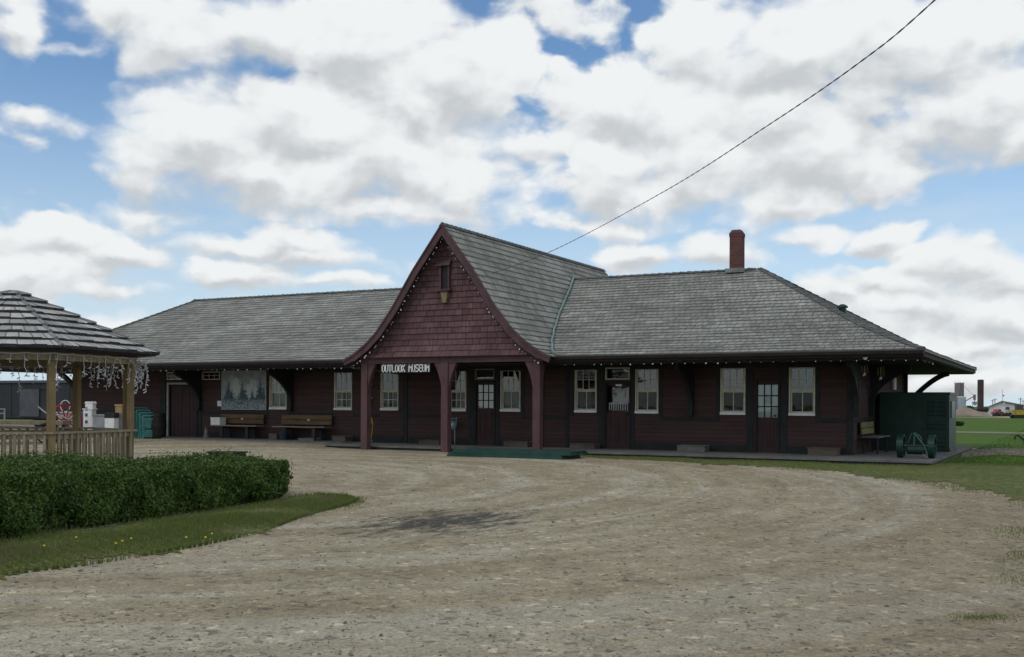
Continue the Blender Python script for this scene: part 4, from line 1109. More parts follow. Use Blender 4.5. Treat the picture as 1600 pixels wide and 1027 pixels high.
# ================================================================== things on and in front of the platform
def mural():
    Yp = YWALL - .03; a, b2, c2, d2 = rectpx(347.5, 580, 416, 639.5, Yp)
    root = thing('picture_panel', 'large faded blue grey picture panel of tall trees and pale peaks on the left wall', 'picture', ((a+b2)/2, Yp, c2))
    s = MB(); s.box(a, b2, Yp-.02, Yp, c2, d2)
    m, nt = newmat('faded_print'); p = pos(nt); W, H = b2-a, d2-c2
    sx = nd(nt, 'ShaderNodeSeparateXYZ', {0: p}); u = mth(nt, 'DIVIDE', mth(nt, 'SUBTRACT', sx.outputs[0], a), W); v = mth(nt, 'DIVIDE', mth(nt, 'SUBTRACT', sx.outputs[2], c2), H)
    uv = nd(nt, 'ShaderNodeCombineXYZ', {0: u, 1: v}).outputs[0]
    n1 = noise(nt, vmt(nt, 'MULTIPLY', uv, (6, 4, 1)), 1.0, 7, .7, .6); n2 = noise(nt, vmt(nt, 'MULTIPLY', uv, (26, 16, 1)), 1.0, 5, .7)
    col = mix(nt, smap(nt, n1, .3, .7), (.2,.245,.265), (.34,.39,.4))
    for cx, w, h in ((.34, .2, .62), (.68, .2, .75)):        # pale peaks
        t = mth(nt, 'SUBTRACT', mth(nt, 'MULTIPLY_ADD', mth(nt, 'ABSOLUTE', mth(nt, 'SUBTRACT', u, cx)), -h/w*.75, .95), v)
        col = mix(nt, smap(nt, mth(nt, 'ADD', t, mth(nt, 'MULTIPLY', mth(nt, 'SUBTRACT', n1, .5), 1.1)), .0, .12), col, (.43,.47,.465))
    for cx, w, h, b0 in ((.15, .11, .78, .2), (.23, .09, .62, .2), (.95, .08, .7, .2), (.31, .05, .5, .2), (.47, .11, .8, .12), (.55, .08, .6, .15), (.7, .09, .58, .2), (.87, .1, .84, .2), (.8, .06, .6, .2), (.06, .06, .5, .2), (.38, .06, .46, .2)):
        e = mth(nt, 'SUBTRACT', mth(nt, 'MULTIPLY', mth(nt, 'SUBTRACT', h, v), w/h*1.5), mth(nt, 'ABSOLUTE', mth(nt, 'SUBTRACT', u, cx)))
        e = mth(nt, 'ADD', e, mth(nt, 'MULTIPLY', mth(nt, 'SUBTRACT', n2, .52), .22))
        e = mth(nt, 'MULTIPLY', smap(nt, e, -.01, .035), smap(nt, v, b0-.1, b0+.05))
        col = mix(nt, mth(nt, 'MULTIPLY', e, .92), col, (.035,.06,.072))
    fg = smap(nt, mth(nt, 'ADD', v, mth(nt, 'MULTIPLY', mth(nt, 'SUBTRACT', n2, .5), .35)), .3, .22)
    col = mix(nt, mth(nt, 'MULTIPLY', fg, .85), col, mix(nt, smap(nt, n2, .4, .6), (.06,.09,.11), (.3,.34,.36)))
    tk = smap(nt, mth(nt, 'ABSOLUTE', mth(nt, 'SUBTRACT', mth(nt, 'MULTIPLY_ADD', v, .95, .26), u)), .018, .008)
    col = mix(nt, mth(nt, 'MULTIPLY', tk, smap(nt, v, .42, .3)), col, (.09,.12,.14))
    bsdf(nt, col, .6, spec=.25)
    s.build('print', m, root)
    f = MB(); ringframe(f, a-.02, b2+.02, c2-.02, d2+.02, .022, Yp-.035, Yp); f.build('panel_edge', mat_paint('panel_edge', (.36,.39,.38), .15, 5, .6), root)
mural()
Yp = YWALL - .02; a, b2, c2, d2 = rectpx(340, 626.5, 347, 635, Yp)
s = MB(); s.box(a, b2, Yp-.015, Yp, c2, d2); s.box(a+.02, b2-.02, Yp-.018, Yp-.0151, (c2+d2)/2-.01, (c2+d2)/2+.01); tag(s.build('notice', M_white), 'small white notice card at the lower left corner of the picture panel', 'notice')

def bench(name, label, L, slat, legm, loc, rotz):
    r = thing(name, label, 'bench', (0,0,0), 'wooden benches against the station')
    s = MB()
    for i in range(3): s.box(-L/2, L/2, -.5+.155*i, -.5+.155*i+.14, .43, .465)
    s.build('seat', slat[1], r)
    s = MB()
    for i in range(2): s.box(-L/2+.02, L/2-.02, -.07+.015*i, -.035+.015*i, .52+.17*i, .67+.17*i)
    s.build('backrest', slat[0], r)
    for x in (-L/2+.22, L/2-.22):
        s = MB(); s.box(x-.03, x+.03, -.46, -.40, 0, .429); s.box(x-.03, x+.03, -.09, -.035, 0, .429); s.box(x-.03, x+.03, -.4, -.09, .36, .42)
        s.beam((x, -.025, .40), (x, -.0, .86), .05, .03); s.build('leg', legm, r)
    r.location = loc; r.rotation_euler = (0,0,rotz); return r
M_seatw = mat_wood('worn_seat', (.17,.14,.1), (.26,.225,.17), .7, (.08, 1, 1))
M_oldyel = mat_wood('mossy_slats', (.17,.15,.07), (.25,.225,.12), .8, (1, .08, 1))
YB = YWALL - .1; zs_ = ZP + .02
bL = bench('bench', 'long brown slatted bench under the blue grey picture panel', 1.0, (M_benchw, M_seatw), M_iron, (0,0,0), 0)
x0 = PY(345, 665, YB).x; x1 = PY(415, 665, YB).x
for m_ in [c for c in bL.children]: pass
bL.scale = (x1-x0, 1, 1); bL.location = ((x0+x1)/2, YB, zs_)
x0b = PY(440, 667, YB).x; x1b = PY(521.5, 667, YB).x
bR = put_copy(bL, ((x0b+x1b)/2, YB, zs_), 0, 'long brown slatted bench beside the porch under the blank wall between two windows'); bR.scale = (x1b-x0b, 1, 1)
for b_, px, py in ((bL, 378.5, 654.5), (bR, 482, 656.5)):
    s = MB(); p = PY(px, py, YB-.075); s.box(-.05, .05, -.012, 0, -.03, .03, M=None)
    pl = s.build('plaque', M_lamp2 if False else mat_paint('brass_plaque', (.45,.4,.28), .1, 5, .4), b_); pl.matrix_parent_inverse = Matrix(); pl.scale = (1/b_.scale[0], 1, 1)
    pl.location = ((p.x-b_.location.x)/b_.scale[0], -.072, p.z - b_.location.z)
bE = bench('bench', 'short mossy yellowed bench facing right along the end wall', 1.9, (M_oldyel, M_conc), M_iron, (XWR+.06, 30.0, ZP), math.pi/2)
# pale cooler box on the first bench
q0 = PY(334, 652, YB-.3); q1 = PY(348, 665, YB-.3); zt = zs_+.466
r = thing('cooler_box', 'small pale box with lid sitting on the left end of the bench', 'box', ((q0.x+q1.x)/2, YB-.3, zt))
s = MB(); s.box(q0.x, q1.x, YB-.45, YB-.15, zt, zt+.22); s.build('box_body', M_white, r); s = MB(); s.box(q0.x-.012, q1.x+.012, YB-.462, YB-.138, zt+.221, zt+.26); s.build('lid', M_white, r)

# planters and steps along the wall
def planter(px0, px1, py1, hpx, label, mat, Y0=None, soil=True):
    Y0 = Y0 or YWALL - .62; a = PY(px0, py1, Y0).x; b2 = PY(px1, py1, Y0).x
    hh = hpx / 56.0; z = ZP + (.022 if a < -20.6 else .002)
    r = thing('planter_box', label, 'planter', ((a+b2)/2, Y0, z), 'planter boxes along the foot of the wall')
    s = MB(); d = .42; s.box(a, b2, Y0, Y0+.04, z, z+hh); s.box(a, b2, Y0+d-.04, Y0+d, z, z+hh); s.box(a, a+.04, Y0+.041, Y0+d-.041, z, z+hh); s.box(b2-.04, b2, Y0+.041, Y0+d-.041, z, z+hh)
    s.build('planter_side', mat, r)
    s = MB(); s.box(a-.015, b2+.015, Y0-.015, Y0+.05, z+hh+.001, z+hh+.022); s.box(a-.015, b2+.015, Y0+d-.05, Y0+d+.015, z+hh+.001, z+hh+.022); s.build('rim', mat, r)
    if soil: s = MB(); s.box(a+.041, b2-.041, Y0+.041, Y0+d-.041, z+.01, z+hh-.03); s.build('soil', M_soil, r)
M_soil = mat_paint('dry_soil', (.06,.045,.03), .4, 12, .95)
M_oldw = mat_wood('rotting_planks', (.07,.058,.045), (.12,.1,.08), .9, (.1,1,1))
planter(1058, 1101, 704.5, 8.5, 'pale grey concrete planter box between the bracket and the windows on the right', M_conc)
planter(1262, 1308, 710.5, 9.5, 'brown wooden planter box under the rightmost window', M_oldw)
planter(890, 928, 699, 7, 'low wooden planter box under the window left of the dark door', M_oldw)
planter(787, 824, 697, 8, 'worn planter box under the window on the right side of the porch', M_oldw)
planter(655, 686, 692.5, 6.5, 'low planter box in the porch under the blank panel', M_oldw)
planter(519, 539, 686.5, 9, 'small wooden planter box at the left foot of the porch post', M_oldw)
planter(420, 432, 684, 10.5, 'narrow wooden planter tub between the two long benches', M_oldw)
planter(466, 490, 684.5, 3, 'flat concrete tray under the bench beside the porch', M_conc, soil=False)
# stone urn by the freight door
p = PY(322, 682, YWALL-.5); r = thing('stone_urn', 'small pale stone garden figure beside the maroon freight door', 'ornament', (p.x, p.y, ZP+.022))
s = MB(); z = ZP+.022; s.tube([(p.x,p.y,z),(p.x,p.y,z+.05),(p.x,p.y,z+.06),(p.x,p.y,z+.14)], [.11,.11,.08,.07], 9); s.build('plinth', M_conc, r)
s = MB(); s.tube([(p.x,p.y,z+.14),(p.x,p.y,z+.2),(p.x,p.y,z+.26),(p.x-.01,p.y,z+.29),(p.x-.01,p.y,z+.34),(p.x-.01,p.y,z+.37)], [.06,.07,.05,.035,.045,.015], 9); s.build('figure', mat_paint('mossy_stone', (.2,.19,.13), .3, 14, .9), r)
p = PY(438, 676, YWALL-.5); s = MB(); z = ZP+.022; s.tube([(p.x+.14,p.y,z),(p.x+.14,p.y,z+.3),(p.x+.14,p.y,z+.31)], [.13,.16,.13], 12)
tag(s.build('pail', mat_paint('dark_blue_plastic', (.02,.03,.04), .3, 5, .5)), 'dark blue grey pail standing under the left end of the right bench', 'pail')

# green boards lying in front of the porch
def boards():
    p0 = PG(698, 713); p1 = PG(878, 718.5); d = (p1-p0); d.z = 0; L = d.length; d.normalize(); n = Vector((-d.y, d.x, 0))
    for k, (off, lab, h0, ll, dd, z0) in enumerate(((0, 'long green painted board lying on the gravel, lower of the two stacked before the porch', .1, L, 1.25, .0), (.05, 'long green painted board lying on top of another in front of the porch', .085, L*1.02, 1.2, .104))):
        M = Matrix(((d.x, n.x, 0, p0.x + d.x*off*3), (d.y, n.y, 0, p0.y+d.y*off*3), (0, 0, 1, .2+z0), (0,0,0,1))) @ Matrix.Rotation(R(1.2)*k, 4, 'Z')
        s = MB(); s.box(0, ll, .0, dd, .0, h0*.5, M=M); s.box(.03, ll-.03, .02, dd-.02, h0*.5+.001, h0, M=M)
        o = s.build('board', [M_greenl, M_trim]); tag(o, lab, 'board', 'green boards stacked in front of the porch')
boards()
p = PG(355, 712); 
q0, q1 = PW(328, 707, 20.5), PW(380, 708, 20.2)
s = MB(); s.box(-.33, .33, -.12, .12, 0, .14); s.box(-.36, .36, -.15, .15, .141, .17); r_ = s.build('railway_sleeper', mat_paint('tarred_timber', (.018,.018,.018), .3, 8, .8))
zz = PW(355, 707, 20.3); r_.location = (zz.x, zz.y, zz.z-.15); r_.rotation_euler = (0,0,R(26))
s2 = MB(); s2.box(-.3, .3, -.1, .1, -(zz.z-.15-gz(zz.x,zz.y)), -.001); o2 = s2.build('plinth', M_conc, r_, loc=(0,0,0)); 
r_.name = 'feed_trough'; tag(r_, 'low black trough on a stand just behind the far end of the hedge', 'trough')

# gas meter and pipe, yellow scoop, small red and white plate
p = PY(708.5, 665, YWALL-.25); r = thing('gas_meter', 'grey blue gas meter on a thin pipe beside the middle porch post', 'meter', (p.x, p.y, ZP))
s = MB(); s.tube([(p.x,p.y,p.z-.13),(p.x,p.y,p.z-.08),(p.x,p.y,p.z+.06),(p.x,p.y,p.z+.12),(p.x,p.y,p.z+.14)], [.05,.1,.11,.1,.05], 12); s.build('meter_body', M_meter, r, smooth=True)
s = MB(); s.tube([(p.x-.02,p.y-.12,p.z+.03),(p.x-.02,p.y-.085,p.z+.03)], .05, 12); s.build('dial', M_white, r)
s = MB(); s.tube([(p.x+.05,p.y,ZP),(p.x+.05,p.y,p.z-.09)], .016, 6); s.tube([(p.x+.1,p.y,p.z+.1),(p.x+.1,p.y,p.z+.24),(p.x+.1,YWALL,p.z+.24)], .016, 6); s.tube([(p.x-.05,p.y,p.z+.13),(p.x-.05,p.y,p.z+.22),(p.x+.08,p.y,p.z+.22)], .014, 6); s.build('pipe', M_meter, r)
p = PY(579.5, 655, YWALL-.5); r = thing('hand_plough', 'yellow curved garden tool leaning on the wall behind the left porch post', 'tool', (p.x, p.y, ZP))
s = MB(); pts = []
for i in range(9):
    t = i/8; pts.append((p.x-.1+.19*t, p.z+.02+.17*math.sin(t*2.2)-.32*t*t))
poly = pts + [(x-.03, z-.09*(1-i/9)) for i, (x, z) in enumerate(pts)][::-1]
s.prism(poly, 'y', p.y-.02, p.y+.02); s.build('blade', M_yell, r)
s = MB(); s.tube([(p.x-.09,p.y,p.z+.0),(p.x-.04,p.y,p.z-.2),(p.x+.01,p.y,ZP+.14),(p.x-.0,p.y,ZP+.02)], .016, 6); s.tube([(p.x+.08,p.y,p.z-.14),(p.x+.04,p.y,ZP+.3),(p.x+.01,p.y,ZP+.14)], .013, 6); s.build('shaft', M_yell, r)
s = MB(); s.tube([(p.x-.07,p.y,ZP+.01),(p.x+.07,p.y,ZP+.01),(p.x+.07,p.y,ZP+.03),(p.x-.07,p.y,ZP+.05)], [.05,.06,.06,.03], 8); s.build('foot', M_conc, r)
p = PY(577.5, 629, YWALL-.04); s = MB(); s.box(p.x-.05,p.x+.05,p.y-.03,p.y,p.z-.1,p.z+.09); s.box(p.x-.04,p.x+.04,p.y-.035,p.y-.0301,p.z-.09,p.z-.0,1); s.tube([(p.x+.05,p.y-.02,p.z+.08),(p.x+.09,p.y-.02,p.z+.14),(p.x+.12,p.y-.0,p.z+.14)], .014, 5)
tag(s.build('warning_plate', [mat_paint('grey_plate', (.35,.37,.38), .2, 5, .5), M_red]), 'small grey wall box with a red lower plate behind the left porch post', 'plate')
p = PY(579, 602, YWALL-.04); s = MB(); s.box(p.x-.02,p.x+.06,p.y-.06,p.y,p.z-.02,p.z+.03); s.tube([(p.x-.06,p.y-.06,p.z-.03),(p.x+.0,p.y-.04,p.z)], [.035,.02], 7)
tag(s.build('porch_lamp', M_cream), 'tiny pale lamp fitting on the wall above the red plate', 'lamp')

# hanging wind chimes at the right end
for i, (a0, b0, b1, w, lab) in enumerate(((1350.5, 562, 588, 27.0, 'yellowish wind chime with white clapper hanging from the eave, nearer the windows'), (1376, 566, 594, 28.0, 'yellowish wind chime hanging lower, further along the end eave'))):
    p = PW(a0, b0, w); p.z = ZS; zb_ = PW(a0, b1, w).z; r = thing('wind_chime', lab, 'wind chime', p, 'wind chimes under the right eave')
    s = MB(); s.tube([(p.x,p.y,p.z),(p.x,p.y,p.z-.06)], .006, 4); s.tube([(p.x,p.y,p.z-.06),(p.x,p.y,p.z-.085)], .1, 10); s.build('hanger', M_iron, r)
    for k in range(5):
        a = k*1.257; x, y = p.x+.08*math.cos(a), p.y+.08*math.sin(a); s = MB(); s.tube([(x,y,p.z-.09),(x,y,zb_+.08+.02*k)], .011, 6); s.build('tube', mat_brasst, r) if 'mat_brasst' in globals() else None
        if 'mat_brasst' not in globals():
            mat_brasst = mat_paint('tarnished_tube', (.16,.135,.05), .25, 8, .5); s.build('tube', mat_brasst, r)
    s = MB(); s.tube([(p.x,p.y,p.z-.09),(p.x,p.y,zb_+.07)], .004, 4); s.build('cord', M_cord, r)
    s = MB(); s.tube([(p.x-.03,p.y,zb_+.0),(p.x,p.y,zb_+.05),(p.x+.03,p.y,zb_+.08)], [.012,.04,.02], 8); s.build('clapper', M_white, r)
p = PY(1397.5, 583, 35.5); s = MB(); x = XWR + .02
s.box(x, x+.07, 34.9, 35.35, ZP+1.8, ZP+2.15); s.box(x, x+.04, 34.8, 35.45, ZP+2.151, ZP+2.19)
tag(s.build('wall_light', M_white), 'slim white light fitting high on the end wall under the eave', 'lamp')
# eave floodlights
for (a0, b0, lab) in ((1063.5, 560.5, 'small white floodlight under the eave above the blank wall between windows'), (1352.5, 557.5, 'small white floodlight under the eave near the right corner')):
    p = PY(a0, b0, YE+.12); r = thing('floodlight', lab, 'lamp', p, 'floodlights under the eave')
    s = MB(); s.tube([(p.x,p.y+.06,ZS+.01),(p.x,p.y+.06,p.z+.03)], .012, 6); s.build('stem', M_iron, r)
    s = MB(); s.tube([(p.x,p.y+.07,p.z+.03),(p.x,p.y,p.z),(p.x,p.y-.05,p.z-.025)], [.018,.04,.055], 9); s.build('lamp_head', M_white, r)

# ---- green ribbed cabinet at the end of the station
def cabinet():
    Y0, Y1, X1 = 31.75, 33.6, PY(1483, 700, 31.75).x; X0 = XWR + .15; Z0, Z1 = ZP, PY(1470, 613, 31.75).z
    r = thing('equipment_cabinet', 'dark green steel equipment cabinet with louvred door against the end wall', 'cabinet', ((X0+X1)/2, (Y0+Y1)/2, Z0))
    s = MB(); s.box(X0, X1, Y0, Y1, Z0, Z1-.07)
    s.prism([(Y0-.02, Z1-.069), (Y1+.02, Z1-.069), (Y1+.02, Z1-.04), (Y1-.3, Z1), (Y0+.02, Z1), (Y0-.02, Z1-.02)], 'x', X0-.01, X1+.02)
    s.build('cabinet_body', M_green, r)
    d = MB(); a = PY(1447, 660, Y0).x; b2 = PY(1479, 660, Y0).x
    ringframe(d, a-.04, b2+.03, Z0+.06, Z1-.12, .04, Y0-.03, Y0-.001)
    for i in range(11):
        z = Z0+.14+i*(Z1-Z0-.32)/11
        if i in (3, 6): d.box(a, b2-.01, Y0-.025, Y0-.001, z, z+.05); continue
        d.prism([(Y0-.001, z), (Y0-.03, z+.015), (Y0-.001, z+.09)], 'x', a+.03, (a+b2)/2-.02); d.prism([(Y0-.001, z), (Y0-.03, z+.015), (Y0-.001, z+.09)], 'x', (a+b2)/2+.02, b2-.03)
    dr = d.build('door', M_green, r); h = MB(); h.tube([(a+.04, Y0-.05, Z0+.8), (a+.04, Y0-.05, Z0+.95)], .014, 6); h.build('handle', M_iron, dr)
    k = MB(); k.box(X1+.001, X1+.03, Y0+.35, Y0+1.25, Z0+.95, Z1-.25); k.build('side_panel', mat_paint('dark_blue_panel', (.02,.04,.06), .2, 4, .3), r)
    k = MB(); k.box(X1+.001, X1+.02, Y0+.02, Y1-.02, Z0+.02, Z0+.1); k.build('skid', M_green, r)
cabinet()
# ---- old green wheeled implement
def implement():
    p = PY(1432, 700, 27.7); z = ZP; y = 27.7; x = p.x; r = thing('wheeled_implement', 'old dark green two wheeled farm implement at the platform corner by the cabinet', 'farm implement', (x, y, z))
    hw = .36
    for sx in (-1, 1):
        w = MB(); n = 24; R0 = .29; xc = x+sx*hw
        ring = [(xc, y+R0*math.cos(6.2832*i/n), z+R0+R0*math.sin(6.2832*i/n)) for i in range(n+1)]
        vs = []; fs = []
        for i in range(n):
            c, s_ = math.cos(6.2832*i/n), math.sin(6.2832*i/n)
            for (xx, rr) in ((-.075, R0), (.075, R0), (.075, R0-.03), (-.075, R0-.03)): vs.append((xc+xx, y+rr*c, z+R0+rr*s_))
        for i in range(n):
            for k in range(4): fs.append((i*4+k, i*4+(k+1)%4, ((i+1)%n)*4+(k+1)%4, ((i+1)%n)*4+k))
        w.mesh(vs, fs); wo = w.build('wheel', M_green, r)
        sp = MB()
        for i in range(8): a = i*.785; sp.beam((xc, y, z+R0), (xc, y+(R0-.02)*math.cos(a), z+R0+(R0-.02)*math.sin(a)), .022, .014)
        sp.tube([(xc-.08, y, z+R0), (xc+.08, y, z+R0)], .045, 8); sp.build('spokes', M_green, wo)
    f = MB(); f.tube([(x-hw-.05, y, z+.29), (x+hw+.05, y, z+.29)], .022, 8)
    n = 18; f.build('axle', M_green, r)
    d = MB(); d.tube([(x-.24,y,z+.2),(x-.22,y,z+.2),(x-.2,y,z+.2),(x+.2,y,z+.2),(x+.22,y,z+.2),(x+.24,y,z+.2)], [.03,.08,.115,.115,.08,.03], 18); d.build('drum', M_green, r, smooth=False)
    h = MB(); h.tube([(x-.05,y-.05,z+.3),(x-.05,y-.05,z+.62)], .016, 6); h.tube([(x-.05,y-.05,z+.62),(x+.2,y-.12,z+.3),(x+.26,y-.15,z+.12)], .016, 6)
    h.tube([(x-.05+.17*math.sin(i*.18), y-.04, z+.62-.02*(i-0)**1.25*.55) for i in range(13)], .014, 6)
    h.tube([(x-.05,y-.05,z+.62),(x-.12,y-.03,z+.6),(x-.2,y,z+.36)], .012, 5); h.build('frame', mat_paint('lighter_green', (.05,.13,.1), .25, 6, .5), r)
    t = MB(); t.tube([(x+.18,y-.2,z+.1),(x+.28,y-.5,z+.03),(x+.34,y-.62,z+.02)], .02, 6); t.tube([(x-.32,y-.02,z+.3),(x+.32,y-.02,z+.3)], .02, 4); t.build('drawbar', M_conc, r)
implement()
# plough handle at the right edge of the picture
p = PG(1592, 706); s = MB(); w_ = 34
s.tube([PW(1586, 687, w_), PW(1586, 682.5, w_), PW(1589, 680.5, w_), PW(1593, 682, w_), PW(1600, 688, w_), PW(1615, 700, w_), PW(1625, 707, w_)], .03, 6)
s.tube([PW(1600, 688, w_), PW(1604, 700, w_-.3), PW(1600, 708, w_-.5)], .03, 6); s.tube([PW(1615, 700, w_), PW(1618, 709, w_+.3)], .03, 6)
pl = s.build('iron_plough', M_iron); tag(pl, 'curved black iron plough handle standing in the grass at the right edge', 'plough')
# ================================================================== the gazebo
def gazebo():
    cen = (-10.27, 21.71); Rg = 2.3
    ang = [R(-108 + 60*k) for k in range(6)]                 # c0, c1 (front), c2 (right), c3, c4, c5
    def V(k, rr, z): a = ang[k % 6]; return UW(cen[0]+rr*math.cos(a), cen[1]+rr*math.sin(a), z)
    c0 = UW(*cen); zg = gz(c0.x, c0.y)
    root = thing('gazebo', 'six sided timber gazebo with shake roof and railing rising behind the hedge', 'gazebo', (c0.x, c0.y, zg))
    ZA, ZE, Re = 3.88, 2.61, 2.86
    # roof
    r = MB(); n = 9; rnd = random.Random(6)
    def ring(t): return Re*(1-t), ZE + (ZA-ZE)*(t*.93 + .07*math.sin(t*math.pi/2))
    for i in range(n):
        ra, za = ring(i/n); rb, zb_ = ring((i+1)/n if i < n-1 else .985)
        for k in range(6):
            A0, A1 = V(k, ra+.02, za), V(k+1, ra+.02, za); B0, B1 = V(k, rb, zb_), V(k+1, rb, zb_)
            m = max(2, int((A1-A0).length/.24)); hs = [.042+rnd.uniform(-.014, .014) for _ in range(m+1)]
            hs[0] = hs[-1] = .042
            off = [rnd.uniform(-.012, .012) for _ in range(m+1)]; off[0] = off[-1] = 0
            outn = (A0+A1)/2 - c0; outn.z = 0; outn.normalize(); L = (A1-A0).length
            for j in range(m):
                t0, t1 = j/m, (j+1)/m
                a0 = A0.lerp(A1, t0)+Vector((0,0,hs[j]))+outn*off[j]; a1 = A0.lerp(A1, t1)+Vector((0,0,hs[j]+rnd.uniform(-.006,.006)))+outn*off[j]; b0 = B0.lerp(B1, t0); b1 = B0.lerp(B1, t1)
                r.face([a0, a1, b1, b0], 0, [(t0*L+k*7, i*10+1), (t1*L+k*7, i*10+1), (t1*L+k*7, i*10+9), (t0*L+k*7, i*10+9)])
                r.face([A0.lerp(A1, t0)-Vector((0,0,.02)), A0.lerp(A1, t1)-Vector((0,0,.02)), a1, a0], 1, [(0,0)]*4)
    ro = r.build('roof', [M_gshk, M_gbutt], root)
    cp = MB()
    for k in range(6):
        for i in range(n):
            ra, za = ring(i/n); rb, zb_ = ring(min(.98, (i+1.1)/n))
            p, q = V(k, ra+.03, za+.075), V(k, rb, zb_+.03); dr = (V(k+1, 1, 0)-V(k-1, 1, 0)).normalized()*.045; e = Vector((0,0,-.035))
            for sg in (-1, 1): cp.face([p, q, q+dr*sg+e, p+dr*sg+e]); cp.face([p, p+dr*sg+e, p+dr*sg+e*2, p+e])
    cp.build('hip_cap', M_gbutt3, ro)
    fs = MB()
    for k in range(6):
        a, b2 = V(k, Re-.04, 0), V(k+1, Re-.04, 0); fs.face([a+Vector((0,0,ZE-.045)), b2+Vector((0,0,ZE-.045)), b2+Vector((0,0,ZE+.005)), a+Vector((0,0,ZE+.005))])
    fs.face([V(k, Re-.05, ZE-.04) for k in range(6)]); fs.build('eave_board', M_gbutt, root)
    # beams, posts
    for k in range(6):
        b = MB(); a, b2 = V(k, Rg+.1, 2.455), V(k+1, Rg+.1, 2.455); b.beam(a, b2, .05, .15); b.build('beam', M_railw, root)
    pts = [V(k, Rg, 0) for k in range(6)]; pts[3] = UW(-9.83, 23.85)
    extra = V(2, Rg-.02, 0) + (V(3, 1, 0)-V(2, 1, 0)).normalized()*.16
    for p in pts + [extra]:
        d = p - c0; a = math.atan2(d.y, d.x); M = Matrix.Translation((p.x, p.y, 0)) @ Matrix.Rotation(a, 4, 'Z')
        s = MB(); s.box(-.065, .065, -.065, .065, zg-.1, 2.379, M=M); s.build('post', M_pinew, root)
    # railing
    sides = [(5, 0), (0, 1), (1, 2), (2, 3), (3, 4)]; proto = None; zr = 1.02
    for i, j in sides:
        a, b2 = V(i, Rg+.05, 0), V(j, Rg+.05, 0); d = (b2-a).normalized()
        s = MB(); s.beam(a-d*.06+Vector((0,0,zr-.02)), b2+d*.06+Vector((0,0,zr-.02)), .15, .04); s.build('top_rail', M_railw, root)
        s = MB(); s.beam(a+Vector((0,0,zr-.1)), b2+Vector((0,0,zr-.1)), .035, .08); s.beam(a+Vector((0,0,.32)), b2+Vector((0,0,.32)), .035, .08); s.build('rail', M_railw, root)
        m = 13; rot = math.atan2(d.y, d.x)
        out = Vector((d.y, -d.x, 0)); mid = (a+b2)/2 - c0; out = out if out.dot(mid) > 0 else -out
        for q in range(m):
            p = a.lerp(b2, (q+.7)/(m+.4)) + out*.04
            if proto is None:
                s = MB(); s.box(-.026, .026, -.019, .019, 0, .74); proto = s.build('baluster', M_railw, root, loc=(0,0,0)); o = proto
            else: o = proto.copy(); C.objects.link(o)
            o.location = (p.x-c0.x, p.y-c0.y, .25-zg); o.rotation_euler = (rnd.uniform(-.01,.01), rnd.uniform(-.01,.01), rot)
    s = MB(); s.face([V(k, Rg+.1, zg+.08) for k in range(6)]); s.face([V(k, Rg+.1, zg+.06) for k in range(6)])
    for k in range(6): s.face([V(k, Rg+.1, zg+.06), V(k+1, Rg+.1, zg+.06), V(k+1, Rg+.1, zg+.08), V(k, Rg+.1, zg+.08)])
    s.build('deck', M_greyw, root)
    # inner ledge seen through the posts
    s = MB(); a, b2 = V(3, Rg-.35, .95), V(4, Rg-.35, .95); 
    # icicle lights
    ic = thing('icicle_lights', 'white icicle lights dangling in strands all round the gazebo beam', 'icicle lights', V(1, Rg+.15, 2.53))
    cd = MB(); line = []
    for k in range(6):
        a, b2 = V(k, Rg+.15, 2.515), V(k+1, Rg+.15, 2.515)
        for i in range(20): line.append(a.lerp(b2, i/20) + Vector((0,0,-.02*abs(math.sin(i*.785)))))
    cd.tube(line, .011, 4); cd.build('cord', M_cord, ic)
    rnd2 = random.Random(17)
    def strand(p, L, dens=1.0):
        s = MB(); n = max(3, int(L/.05)); pts = []; x = y = 0
        for i in range(n+1):
            pts.append(p + Vector((x, y, -L*i/n))); x += rnd2.gauss(0, .012); y += rnd2.gauss(0, .012)
        s.tube(pts, .0065, 4)
        for i in range(1, n+1):
            if rnd2.random() > .62*dens: continue
            a = rnd2.uniform(0, 6.28); d = Vector((math.cos(a), math.sin(a), rnd2.uniform(-1.0, .1))).normalized(); q = pts[i]
            s.tube([q, q+d*.025, q+d*.06, q+d*.075], [.006, .013, .012, .003], 5)
        s.build('strand', M_bulb, ic)
    cnt = 0
    for k, num, lo, hi in ((0, 11, .12, .52), (1, 11, .15, .6), (2, 12, .3, .7), (3, 13, .35, .75), (4, 5, .3, .6), (5, 6, .15, .55)):
        a, b2 = V(k, Rg+.16, 2.515), V(k+1, Rg+.16, 2.515)
        for i in range(num): strand(a.lerp(b2, (i+.5+rnd2.uniform(-.25,.25))/num), rnd2.uniform(lo, hi), 1.3 if k in (2, 3) else .9)
    for i in range(16):
        a, b2 = V(2, Rg+.28, 2.5), V(3, Rg+.28, 2.5); strand(a.lerp(b2, rnd2.uniform(0, .28)) + Vector((rnd2.gauss(0,.03), rnd2.gauss(0,.03), 0)), rnd2.uniform(.25, .72), 1.5)
M_gbutt3 = mat_paint('pavilion_hips', (.2,.2,.195), .3, 5, .9)
gazebo()
M_post_note = None

# ================================================================== lot left of the station, seen through the gazebo
def zgr(p): return gz(p.x, p.y)
def stand(px, w, py=680):
    p = PW(px, py, w); p.z = gz(p.x, p.y); return p
TZ = Matrix.Rotation(TH, 4, 'Z')
def frame_at(p, rot=0): return Matrix.Translation(p) @ Matrix.Rotation(TH + rot, 4, 'Z')
